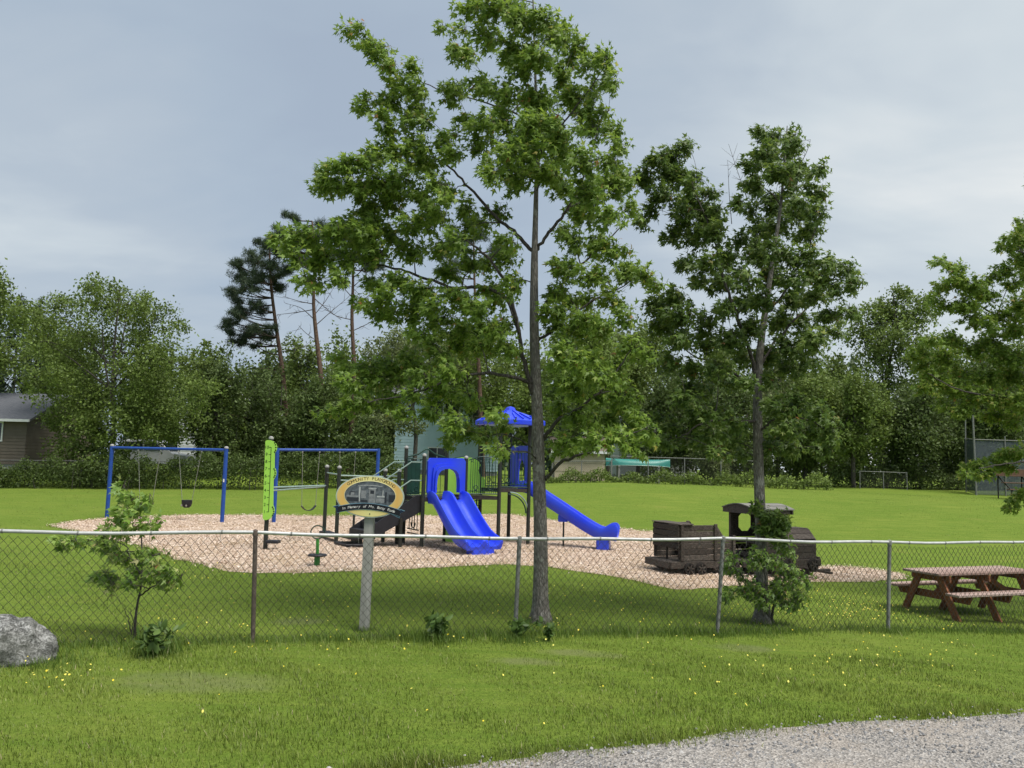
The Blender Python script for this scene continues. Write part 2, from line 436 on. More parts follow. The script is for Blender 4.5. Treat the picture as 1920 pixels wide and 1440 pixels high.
M['green_pl'] = mat('green_spinner', (.05, .27, .045), (.035, .20, .03), 5, .4, .4)
M['dark_ink'] = mat('dark_ink', (.02, .025, .02), None, 3, .7, .1)
def wood(name, c1, c2, c3, st=(2.2, 42, 42), bmp=.5):
    m, t, out = new_mat(name)
    b = t.nodes.new('ShaderNodeBsdfPrincipled'); t.links.new(b.outputs[0], out.inputs[0])
    oi = t.nodes.new('ShaderNodeObjectInfo')
    vec = obj_coord(t, st)
    vm = t.nodes.new('ShaderNodeVectorMath'); vm.operation = 'ADD'; t.links.new(vec, vm.inputs[0])
    sc = t.nodes.new('ShaderNodeVectorMath'); sc.operation = 'SCALE'; sc.inputs[0].default_value = (37, 21, 11); t.links.new(oi.outputs['Random'], sc.inputs['Scale']); t.links.new(sc.outputs[0], vm.inputs[1])
    n = noise(t, vm.outputs[0], 1.5, 6, .65, .25)
    f = math_node(t, 'ADD', n, math_node(t, 'MULTIPLY', math_node(t, 'SUBTRACT', oi.outputs['Random'], .5), .22))
    c = ramp(t, f, [(.3, c1), (.5, c2), (.72, c3)])
    t.links.new(c, b.inputs['Base Color']); b.inputs['Roughness'].default_value = .82; b.inputs['Specular IOR Level'].default_value = .2
    t.links.new(bump(t, n, bmp, .008), b.inputs['Normal'])
    return m
M['old_wood'] = wood('weathered_dark_wood', (.022, .018, .016), (.058, .047, .040), (.145, .126, .110))
M['roof_wood'] = wood('grey_roof_board', (.10, .098, .085), (.19, .185, .165), (.30, .295, .27))
M['red_wood'] = wood('red_stained_wood', (0.104, 0.041, 0.022), (0.201, 0.079, 0.040), (0.287, 0.132, 0.076))
M['red_wood_top'] = wood('weathered_table_top', (0.172, 0.109, 0.090), (0.310, 0.218, 0.188), (0.460, 0.368, 0.336))
M['grey_wood'] = wood('grey_post_wood', (.17, .17, .155), (.28, .28, .255), (.38, .375, .35), (10, 10, 1.6))
M['iron'] = mat('old_iron', (.035, .030, .028), (.02, .017, .016), 10, .7, .3, .3)

# ================================================================ SETTING
def build_ground():
    xs = np.concatenate([np.linspace(-600, -62, 14), np.linspace(-60, 60, 241), np.linspace(62, 600, 14)])
    ys = np.concatenate([np.linspace(-60, -6, 8), np.linspace(-5, 60, 131), np.linspace(62, 900, 22)])
    X, Y = np.meshgrid(xs, ys); Z = terrain(X, Y)
    V = np.stack([X, Y, Z], -1).reshape(-1, 3)
    nx, ny = len(xs), len(ys)
    i = np.arange(nx*ny).reshape(ny, nx)
    Fq = np.stack([i[:-1, :-1], i[:-1, 1:], i[1:, 1:], i[1:, :-1]], -1).reshape(-1, 4)
    o = np_mesh('lawn', V, [Fq], M['lawn'], smooth=True)
    tag(o, 'mown green grass lawn of the playground park', kind='structure')
build_ground()

def inside(poly, X, Y):
    X = np.asarray(X); Y = np.asarray(Y); c = np.zeros(X.shape, bool)
    n = len(poly)
    for i in range(n):
        x0, y0 = poly[i]; x1, y1 = poly[(i+1) % n]
        k = ((y0 > Y) != (y1 > Y))
        with np.errstate(divide='ignore', invalid='ignore'):
            c ^= k & (X < (x1-x0)*(Y-y0)/(y1-y0+1e-12) + x0)
    return c
def densify(poly, step, jit):
    out = []
    for i in range(len(poly)):
        a = np.array(poly[i]); b = np.array(poly[(i+1) % len(poly)]); n = max(1, int(np.linalg.norm(b-a)/step))
        for k in range(n):
            p = a + (b-a)*k/n
            if k: p = p + rng.normal(0, jit, 2)
            out.append(tuple(p))
    return out
def sheet(name, poly, step, dz, m, label):
    from mathutils.geometry import delaunay_2d_cdt
    P2 = np.array(poly); lo = P2.min(0); hi = P2.max(0)
    X, Y = np.meshgrid(np.arange(lo[0], hi[0], step), np.arange(lo[1], hi[1], step))
    X = X.ravel() + rng.uniform(-.1, .1, X.size)*step; Y = Y.ravel() + rng.uniform(-.1, .1, Y.size)*step
    k = inside(poly, X, Y)
    pts = [Vector(p) for p in poly] + [Vector((a, b)) for a, b in zip(X[k], Y[k])]
    n = len(poly)
    vs, es, fs, *_ = delaunay_2d_cdt(pts, [(i, (i+1) % n) for i in range(n)], [list(range(n))], 1, 1e-5)
    V = np.array([(p.x, p.y, 0) for p in vs]); V[:, 2] = terrain(V[:, 0], V[:, 1]) + dz
    V[:n, 2] += .004 - dz
    V[n:, 2] += rng.normal(0, .006, max(0, len(V)-n))
    o = np_mesh(name, V, [np.array(fs)], m, smooth=True)
    tag(o, label, kind='structure'); return o

chip_px = [(95,986),(140,977),(200,972),(290,969),(350,966),(420,966),(500,966),(620,968),(750,966),(850,968),(950,964),(1030,975),(1100,985),(1180,993),(1235,999),
           (1300,1012),(1400,1035),(1480,1052),(1535,1062),(1600,1064),(1660,1071),(1702,1079),
           (1690,1086),(1640,1091),(1520,1091),(1450,1096),(1350,1103),(1262,1105),(1220,1096),(1150,1081),(1080,1071),(1030,1063),(950,1058),(800,1064),(700,1072),(600,1073),(480,1075),(430,1072),(380,1058),(330,1050),(290,1032),(235,1016),(150,999)]
CHIP = densify([tuple(G(x, y)[:2]) for x, y in chip_px], .3, .05)
sheet('wood_chip_bed', CHIP, .45, .03, M['chips'], 'pale wood chip bed under the play equipment')
e0 = [G(x, y) for x, y in ((640,1462),(820,1441),(1000,1420),(1250,1393),(1500,1363),(1920,1336))]
dv = (e0[-1] - e0[-2]); dv.normalize()
ROAD = [tuple(p[:2]) for p in e0] + [tuple((e0[-1] + dv*5)[:2]), tuple((e0[-1] + dv*40)[:2]), (60, -8), (-30, -14), (-30, tuple(e0[0])[1] - 8.5)]
ROAD = densify(ROAD, .5, .05)
sheet('gravel_road', ROAD, .8, .02, M['gravel'], 'grey gravel shoulder of the road')

# ================================================================ FENCE
def fence():
    b = [G(475, 1205), G(965, 1192), G(1343, 1190), G(1664, 1183)]
    d0 = (b[0]-b[1]); d1 = (b[3]-b[2])
    pts = [b[0] + d0*2, b[0] + d0] + b + [b[3] + d1*1.0, b[3] + d1*2.0]
    pts = [Vector((p.x, p.y, tz(p.x, p.y))) for p in pts]
    tops = [None, None, P(479,1000,b[0].y), P(974,1012,b[1].y+.02), P(1356,1011,b[2].y+.02), P(1668,1018,b[3].y)]
    lean = [Vector((0,0,1.21))]*2 + [tops[i]-pts[i] for i in range(2, 6)] + [Vector((.02,0,P(2050,1021,pts[6].y).z-pts[6].z)), Vector((0,0,P(2300,1026,pts[7].y).z-pts[7].z))]
    T = thing('chain_link_fence', 'low grey chain-link fence running across the whole front of the playground', 'fence', pts[3])
    tp = [pts[i] + lean[i] for i in range(len(pts))]
    for i in range(len(pts)):
        if 1 <= i <= 6:
            rusty = i in (2,)
            mb = MB(); mb.tube([pts[i]-Vector((0,0,.2)), tp[i]+Vector((0,0,.005))], .026, 10)
            mb.lathe(tp[i]+Vector((0,0,-.03)), [(.031,0),(.033,.03),(.03,.06),(.012,.075)], 10)
            o = mb.build('post', M['rust_post'] if rusty else M['galv_post'], T, True)
    line = []
    for i in range(len(pts)-1):
        a, c = tp[i], tp[i+1]
        for k in range(8):
            t = k/8; p = a.lerp(c, t); p.z += -.012*math.sin(math.pi*t) + (.012*math.sin(6.1*t+i*2))*math.sin(math.pi*t); line.append(p)
    line.append(tp[-1])
    for i in range(len(pts)-1):
        if i == 0 or i == 6: pass
        seg = line[i*8:(i+1)*8+1]
        mb = MB(); mb.tube([p + Vector((0,-.0,.012)) for p in seg], .021, 10); mb.build('top_rail', M['galv'], T, True)
        for t in (1, 3, 5, 7):
            mb = MB(); p = seg[t] + Vector((0,0,.012)); q = seg[t] + (seg[t+1]-seg[t])*.05 + Vector((0,0,.012))
            mb.tube([p, q], .0245, 8)
            mb.tube([p+Vector((0,-.024,.0)), p+Vector((0,-.022,-.05)), p+Vector((.004,-.012,-.085))], .003, 4)
            mb.build('tie_wire', M['galv_post'], T)
    # woven wire: zigzag strands
    V = []; Fc = []; base = 0; cell = .091
    L = [0.0]
    for i in range(len(line)-1): L.append(L[-1] + (line[i+1]-line[i]).length)
    tot = L[-1]
    def at(s):
        j = min(max(int(np.searchsorted(L, s))-1, 0), len(line)-2); t = (s-L[j])/(L[j+1]-L[j])
        top = line[j].lerp(line[j+1], t)
        i = min(j//8, len(pts)-2); tt = min(max((j % 8 + t)/8, 0), 1)
        bot = pts[i].lerp(pts[i+1], tt) + Vector((0,0,.035 + .02*math.sin(s*2.1)))
        return top + Vector((0,0,-.035 - .012*math.sin(s*1.7))), bot
    ns = int(tot/(cell/2)); nseg = 21
    for k in range(ns):
        s0 = k*cell/2
        ring = []
        for j in range(nseg+1):
            s = s0 + (cell/2 if (j % 2) ^ (k % 2) else 0)
            top, bot = at(min(s, tot-.001)); t = j/nseg
            p = top.lerp(bot, t)
            bow = .05*math.sin(math.pi*t)*math.sin(s*1.9)*.4
            p = p + Vector((random.gauss(0,.002), -.026 + bow + (.003 if k % 2 else -.003), random.gauss(0,.0015)))
            ring.append(p)
        r = .0031
        for j, p in enumerate(ring):
            V += [p + Vector((r, 0, 0)), p + Vector((-r*.5, r*.87, 0)), p + Vector((-r*.5, -r*.87, 0))]
        for j in range(nseg):
            a = base + j*3
            for q in range(3): Fc.append((a+q, a+(q+1) % 3, a+3+(q+1) % 3, a+3+q))
        base += 3*(nseg+1)
    np_mesh('wire_mesh', np.array(V), [np.array(Fc)], M['wire'], T)
    return pts
FENCE = fence()

# ================================================================ TEXT
_tmp = []
def text_verts(body, size):
    """list of (verts, faces) for a text body laid out in the xy plane, centred"""
    c = bpy.data.curves.new('lettering', 'FONT'); c.body = body; c.size = size; c.align_x = 'CENTER'; c.align_y = 'CENTER'; c.resolution_u = 3
    o = bpy.data.objects.new('lettering', c); COL.objects.link(o)
    bpy.context.view_layer.update()
    me = bpy.data.meshes.new_from_object(o.evaluated_get(bpy.context.evaluated_depsgraph_get()))
    vs = [v.co.copy() for v in me.vertices]; fs = [list(p.vertices) for p in me.polygons]
    bpy.data.objects.remove(o); bpy.data.curves.remove(c); bpy.data.meshes.remove(me)
    return vs, fs

# ================================================================ SIGN
def sign():
    base = G(683, 1181); base.y += .0
    d = base.y
    T = thing('playground_sign', 'oval gold community playground sign with dark banner on a grey wooden post', 'sign', base)
    top = P(697, 894, d+.03)
    ax = (top-base).normalized()
    mb = MB(); mb.beam(base-ax*.2, top, .112, .112, (0,1,0))
    mb.build('post', M['grey_wood'], T, False)
    c = P(694, 931, d-.075)
    R_ = Matrix.Translation(c) @ Matrix.Rotation(math.radians(90), 4, 'X') @ Matrix.Rotation(math.radians(-1.0), 4, 'Z')   # local x right, y up, z to camera
    k = d/F
    a, b = 63*k, 38.5*k
    def ell(a, b, z, n=64): return [(a*math.cos(2*math.pi*i/n), b*math.sin(2*math.pi*i/n), z) for i in range(n)]
    mb = MB(R_); mb.prism(ell(a, b, -.012), (0,0,.02)); plate = mb.build('plate', mat('sign_edge', (.50,.58,.50), (.40,.47,.42), 20, .5), T)
    # gold ring
    m, t, out = new_mat('gold_print'); bs = t.nodes.new('ShaderNodeBsdfPrincipled'); t.links.new(bs.outputs[0], out.inputs[0])
    tc_ = t.nodes.new('ShaderNodeTexCoord'); sp = t.nodes.new('ShaderNodeSeparateXYZ'); t.links.new(tc_.outputs['Object'], sp.inputs[0])
    xx = math_node(t, 'ABSOLUTE', math_node(t, 'SUBTRACT', sp.outputs[0], c.x - base.x))
    f = math_node(t, 'DIVIDE', xx, a)
    cc = ramp(t, f, [(0, (.76,.70,.28)), (.45, (.74,.60,.22)), (.8, (.72,.44,.12)), (1, (.70,.52,.18))])
    t.links.new(cc, bs.inputs['Base Color']); bs.inputs['Roughness'].default_value = .45
    n = 64
    E1 = [(a*.965*math.cos(2*math.pi*i/n), b*.95*math.sin(2*math.pi*i/n), .009) for i in range(n+1)]
    yo = .012
    E2 = [(a*.755*math.cos(2*math.pi*i/n), yo + b*.70*math.sin(2*math.pi*i/n), .009) for i in range(n+1)]
    mb = MB(R_); mb.ribbon(E1, E2, (0,0,.003)); mb.build('gold_ring', m, T)
    pale = mat('pale_line', (.80,.78,.50), None, 5, .5)
    mb = MB(R_); E3 = [(x*.985, yo + (y-yo)*.975, .0105) for x, y, z in E2]
    mb.ribbon(E2, E3, (0,0,.004)); mb.build('inner_border', pale, T)
    # picture: flat print of a grey scene
    pic = mat('picture_grey', (.16,.18,.20), (.035,.045,.055), 22, .4, .4, detail=8)
    mb = MB(R_); mb.prism([(x*.985, yo+(y-yo)*.975, .0085) for x, y, z in E2[:-1]], (0,0,.002)); pp = mb.build('picture', pic, T)
    lite = mat('picture_light', (.52,.54,.53), (.30,.31,.32), 40, .4); mid = mat('picture_mid', (.28,.29,.30), (.16,.17,.18), 30, .4); dk = mat('picture_dark', (.03,.035,.045), None, 30, .4)
    def q(x0, y0, x1, y1, m_, z=.0108):
        MBx = MB(R_); s = k*.0781
        # coordinates in the zoomed sign view (12.8 px per photo px), centred 958,650
        MBx.prism([((x0-958)*s, (655-y1)*s, z), ((x1-958)*s, (655-y1)*s, z), ((x1-958)*s, (655-y0)*s, z), ((x0-958)*s, (655-y0)*s, z)], (0,0,.0008))
        MBx.build('print', m_, pp)
    q(470,550,600,650, dk); q(500,570,590,640, mid, .0112); q(690,430,725,780, lite); q(745,520,860,700, mid)
    q(930,470,1085,800, mid); q(915,450,1100,475, lite, .0114); q(960,510,1050,590, dk, .0118); q(1100,690,1300,790, mid); q(1120,630,1300,665, lite, .0114); q(1250,500,1270,640, lite, .0116)
    q(1310,540,1350,790, dk, .0112); q(1400,600,1550,770, dk, .011); q(420,690,700,780, dk, .011); q(740,740,900,790, dk, .0114); q(400,640,700,680, mid, .0112)
    mb = MB(R_); s = k*.0781
    A = []; B = []
    for i in range(13):
        x = 660 + i*(1240-660)/12; u_ = (x-950)/290
        A.append(((x-958)*s, (655-(383+28*u_*u_))*s, .0116)); B.append(((x-958)*s, (655-(398+22*u_*u_))*s, .0116))
    mb.ribbon(A, B, (0,0,.0006)); mb.build('print', lite, pp)
    # banner arc
    navy = mat('banner_navy', (.012,.014,.020), (.008,.010,.014), 5, .4); tail = mat('banner_tail', (.010,.030,.075), (.008,.02,.05), 5, .4); edge = mat('banner_edge', (.22,.42,.52), None, 5, .5)
    def yc(x): return 890 + ((x-975)/700)**2*105 + (x-975)*.03     # centre line of banner in zoomed px
    A = []; B = []; A2 = []; B2 = []
    for i in range(25):
        x = 230 + i*(1690-230)/24
        A.append(((x-958)*s, (655-(yc(x)-72))*s, .016)); B.append(((x-958)*s, (655-(yc(x)+66))*s, .016))
        A2.append(((x-958)*s, (655-(yc(x)-82))*s, .0145)); B2.append(((x-958)*s, (655-(yc(x)+76))*s, .0145))
    mb = MB(R_); mb.ribbon(A2, B2, (0,0,.002)); bn = mb.build('banner_edge', edge, T)
    mb = MB(R_); mb.ribbon(A, B, (0,0,.003)); bn = mb.build('banner', navy, T)
    def zq(pts, z): return [((x-958)*s, (655-y)*s, z) for x, y in pts]
    for pts in ([(105,925),(235,885),(275,1010),(205,1062),(170,960)], [(1690,930),(1790,960),(1690,1015),(1680,1120),(1490,1035)]):
        mb = MB(R_); cx = sum(p[0] for p in pts)/5; cy = sum(p[1] for p in pts)/5
        mb.prism(zq([(cx+(x-cx)*1.12, cy+(y-cy)*1.12) for x, y in pts], .0085), (0,0,.003)); mb.build('tail_edge', edge, T)
        mb = MB(R_); mb.prism(zq(pts, .0105), (0,0,.003)); mb.build('banner_tail', tail, T)
    # lettering along the ring
    txt = 'COMMUNITY PLAYGROUND'; mb = MB(R_)
    n = len(txt); a0, a1 = math.radians(139), math.radians(38)
    for i, ch in enumerate(txt):
        if ch == ' ': continue
        th = a0 + (a1-a0)*i/(n-1)
        ex, ey = a*.86*math.cos(th), yo*.5 + b*.825*math.sin(th)
        tx, ty = -a*.86*math.sin(th), b*.825*math.cos(th); ang = math.atan2(-ty, -tx)
        vs, fs = text_verts(ch, .056)
        ca, sa = math.cos(ang), math.sin(ang)
        mb.add([(ex + p.x*ca - p.y*sa, ey + p.x*sa + p.y*ca, .0127) for p in vs], fs)
    mb.build('lettering', mat('ink_brown', (.06,.05,.03), None, 4, .6), T)['kind'] = 'stuff'
    mb = MB(R_)
    for w_, x0, x1 in (('In', 320, 400), ('Memory', 460, 750), ('of', 815, 890), ('Mrs.', 960, 1100), ('Betty', 1150, 1330), ('Foode', 1390, 1570)):
        for i, ch in enumerate(w_):
            x = x0 + (x1-x0)*(i+.5)/len(w_); vs, fs = text_verts(ch, .047)
            ang = -math.atan(2*(x-975)/700**2*105 + .03); ca, sa = math.cos(ang), math.sin(ang)
            ex, ey = (x-958)*s, (655-yc(x))*s
            mb.add([(ex + p.x*ca - p.y*sa + p.y*.18, ey + p.x*sa + p.y*ca, .0196) for p in vs], fs)
    mb.build('banner_lettering', mat('ink_white', (.85,.84,.80), None, 4, .6), T)['kind'] = 'stuff'
    mb = MB(R_); mb.lathe((.01, -b*.82, .012), [(.008,0),(.008,.004),(.004,.006)], 8); mb.build('bolt', M['iron'], T)
sign()

# ================================================================ SWINGS
def ball_cap(p, r, parent, name='cap'):
    mb = MB(); mb.lathe(p, [(r*1.0,-.02),(r*1.02,.01),(r*.85,.03),(r*.45,.045),(.004,.05)], 12); return mb.build(name, M['cap'], parent, True)
def swing(label, L, R_, h, chains, capped):
    T = thing('swing_set', label, 'swing set', L)
    tl = L + Vector((0,0,h)); tr = R_ + Vector((0,0,h))
    for b_, t_ in ((L, tl), (R_, tr)):
        mb = MB(); mb.tube([b_ - Vector((0,0,.2)), t_ + Vector((0,0,.06))], .062, 14); mb.build('post', M['blue_paint'], T, True)
        if capped: ball_cap(t_ + Vector((0,0,.07)), .066, T)
    mb = MB(); mb.tube([tl, tr], .045, 12); mb.build('top_beam', M['blue_paint'], T, True)
    mb = MB(); p = R_ + Vector((0, -.064, 1.32)); mb.box((p.x-.02, p.y-.004, p.z-.05), (p.x+.02, p.y+.004, p.z+.05)); mb.build('sticker', mat('white_sticker', (.8,.8,.8), None, 4), T)
    for (ta, tb, kind) in chains:
        a = tl.lerp(tr, ta); b_ = tl.lerp(tr, tb); cm = (a+b_)/2; ux = (tr-tl).normalized()
        zs = tz(cm.x, cm.y) + (.52 if kind == 'bucket' else .45)
        w = .18 if kind == 'bucket' else .24
        ea = Vector((cm.x, cm.y, zs)) - ux*w; eb = Vector((cm.x, cm.y, zs)) + ux*w
        for s_, e in ((a, ea), (b_, eb)):
            mb = MB(); n = 38
            for i in range(n):
                q0 = s_.lerp(e + Vector((0,0,.12)), i/n); q1 = s_.lerp(e + Vector((0,0,.12)), (i+1.25)/n)
                off = Vector((0, .004, 0)) if i % 2 else ux*.004
                mb.tube([q0-off, q1+off], .0085, 5, False)
            mb.build('chain', M['chain'], T)
            mb = MB(); mb.box((s_.x-.02, s_.y-.02, s_.z-.085), (s_.x+.02, s_.y+.02, s_.z-.03), .006); mb.build('hanger', M['galv'], T)
        dy = Vector((-ux.y, ux.x, 0))
        mb = MB()
        if kind == 'bucket':
            rings = []
            c0 = Vector((cm.x, cm.y, zs))
            for z, r1, r2 in ((.14,.17,.15),(.04,.165,.15),(-.05,.14,.125),(-.10,.09,.08)):
                rings.append([c0 + ux*(r1*math.cos(k*math.pi/8)) + dy*(r2*math.sin(k*math.pi/8)) + Vector((0,0,z)) for k in range(16)])
            inner = [[c0 + ux*((r1-.025)*math.cos(k*math.pi/8)) + dy*((r2-.025)*math.sin(k*math.pi/8)) + Vector((0,0,z)) for k in range(16)] for z, r1, r2 in ((.14,.17,.15),(.04,.165,.15),(-.03,.13,.12))]
            mb.loft(rings + [], True, False); mb.loft(rings[:1] + inner[:1], True, False); mb.loft(inner, True, True)
            mb.add(rings[-1], [tuple(range(16))])
            seat = mb.build('bucket_seat', M['black_pl'], T, True)
            hlm = mat('leg_hole_light', (.33,.31,.27), None, 4)
            for sx in (-.085, .085):
                hl = MB(); hp = c0 + ux*sx - dy*.132 + Vector((0,0,-.03))
                hl.lathe(hp, [(.032,0),(.035,.006),(.02,.01)], 10, tuple(-dy)); hl.build('leg_hole', hlm, seat)
        else:
            A = []; B = []
            for i in range(9):
                t = -1 + i/4; z = -.10*(1-t*t) + .05*abs(t)**3
                p = Vector((cm.x, cm.y, zs+z)) + ux*(w*t); A.append(p - dy*.075); B.append(p + dy*.075)
            mb.ribbon(A, B, (0,0,.018)); mb.build('belt_seat', M['black_pl'], T, True)
            for e, sg in ((ea, -1), (eb, 1)):
                mb = MB(); mb.tube([e + Vector((0,0,.12)), e - dy*.07 + Vector((0,0,.05))], .007, 5); mb.tube([e + Vector((0,0,.12)), e + dy*.07 + Vector((0,0,.05))], .007, 5); mb.build('seat_link', M['chain'], T)
Lp = gx(207, 26.4); Rp = G(416, 981)
swing('blue swing set with a black toddler bucket seat, farthest from the slides', Lp, Rp, 2.27, [(.24,.44,'belt'),(.595,.795,'bucket')], True)
Lp = G(513, 981); Rp = gx(708, 28.0)
swing('blue swing frame partly hidden behind the lime height chart and the bars', Lp, Rp, 2.33, [(.235,.40,'belt'),(.60,.76,'belt')], False)

# ================================================================ PARALLEL BARS with height chart
def bars():
    R0 = G(497, 1032)
    T = thing('exercise_bars', 'dark posts with pale parallel bars and a tall lime green ruler panel', 'play bars', R0)
    K1 = G(607, 1010); K2 = G(630, 1018); K3 = gx(723, 20.6); K4 = gx(749, 20.3); Rb = R0 + Vector((.30, 1.0, 0))
    def post(b, h):
        mb = MB(); mb.tube([b-Vector((0,0,.2)), b+Vector((0,0,h))], .05, 12); mb.build('post', M['post_green'], T, True)
        ball_cap(b+Vector((0,0,h+.01)), .054, T)
    for b_, h in ((R0, 2.5), (K1, 1.87), (K2, 1.87), (K3, 1.83), (K4, 1.83)): post(b_, h)
    def bar(a, b_): mb = MB(); mb.tube([a, b_], .019, 8); mb.build('bar', M['pale_rail'], T, True)
    u_ = Vector((0,0,1))
    bar(R0 + u_*1.40 + Vector((.05,0,0)), K1 + u_*1.38); bar(R0 + u_*1.40 + Vector((.05,.12,0)), K1 + u_*1.38 + Vector((-.05,.12,0)))
    bar(R0 + u_*1.33 + Vector((.05,.0,0)), K1 + u_*1.36 + Vector((-.02,-.1,0)))
    bar(K2 + u_*1.68, K3 + u_*1.68); bar(K2 + u_*1.56, K3 + u_*1.56 + Vector((0,.2,0))); bar(K1 + u_*1.72, K2 + u_*1.70); bar(K3 + u_*1.70, K4 + u_*1.70)
    mb = MB(); p = R0 + u_*.20; mb.box((p.x+.03, p.y-.12, p.z-.035), (p.x+.31, p.y+.12, p.z+.03), .01); mb.build('foot_plate', M['black_pl'], T)
    mb = MB(); mb.beam(K1 + u_*.18, K2 + u_*.18, .26, .06); mb.build('foot_plate', M['black_pl'], T)
    # ruler panel, flat board with three bumps, facing the camera and the right
    d = R0.y - .07; k = d/F
    def pt(px, py): return P(px, py, d)
    # outline from zoomed view, 6.26 px per photo px, origin 480,815
    zo = [(113,75),(135,63),(175,66),(215,82),(240,108),(250,140),(246,175),(232,205),(222,222),(220,390),(232,405),(241,440),(238,475),(222,510),(208,530),(205,830),(218,860),(222,895),(212,930),(195,960),(160,990),(120,1002),(88,996),(80,975)]
    mb = MB(); mb.prism([pt(480+x/6.26, 815+y/6.26) for x, y in zo], (0.004,-.03,0)); pn = mb.build('ruler_panel', M['lime'], T)
    ink = MB(); d2 = d - .032
    def p2(x, y): return P(480+x/6.26, 815+y/6.26, d2)
    ink.beam(p2(178,145), p2(148,905), .012, .003, (0,1,0))
    for i in range(10):
        y = 148 + i*84.2; x = 178 - i*3.35
        ink.beam(p2(x-26, y), p2(x, y), .010, .003, (0,1,0))
        vs, fs = text_verts(str(10-i), .10); o = p2(x-50, y)
        ink.add([o + Vector((q.x*1.0, -.001, q.y)) for q in vs], fs)
    for cx, cy, r in ((205,150,38), (200,450,34), (182,900,34)):
        for j in range(5):
            a = math.radians(-62 + j*31); o = p2(cx + r*math.cos(a)*.75, cy + r*1.6*math.sin(a))
            ink.lathe(o, [(.017,0),(.017,.002)], 7, (0,-1,0))
    ink.build('ruler_marks', M['dark_ink'], pn)
bars()

# ================================================================ SPINNER
def spinner():
    b = G(594, 1063)
    T = thing('standing_spinner', 'small green standing spinner with a ring handle at the front of the chip bed', 'spinner', b)
    mb = MB(); mb.lathe(b - Vector((0,0,.1)), [(.055,0),(.055,.31),(.045,.34),(.03,.35)], 14); mb.build('base_post', M['green_pl'], T, True)
    mb = MB(); mb.lathe(b, [(.02,.215),(.175,.205),(.185,.225),(.17,.24),(.03,.25)], 20); mb.build('platform', M['black_pl'], T, True)
    mb = MB(); mb.tube([b+Vector((0,0,.24)), b+Vector((-.01,0,.53))], .03, 12); mb.build('stem', M['green_pl'], T, True)
    c = b + Vector((-.015, 0, .655)); pts = [c + Vector((.125*math.cos(i*math.pi/12), .02*math.cos(i*math.pi/12), .125*math.sin(i*math.pi/12))) for i in range(25)]
    mb = MB(); mb.tube(pts, .0115, 8, False); mb.build('ring_handle', M['rail_green'], T, True)
spinner()

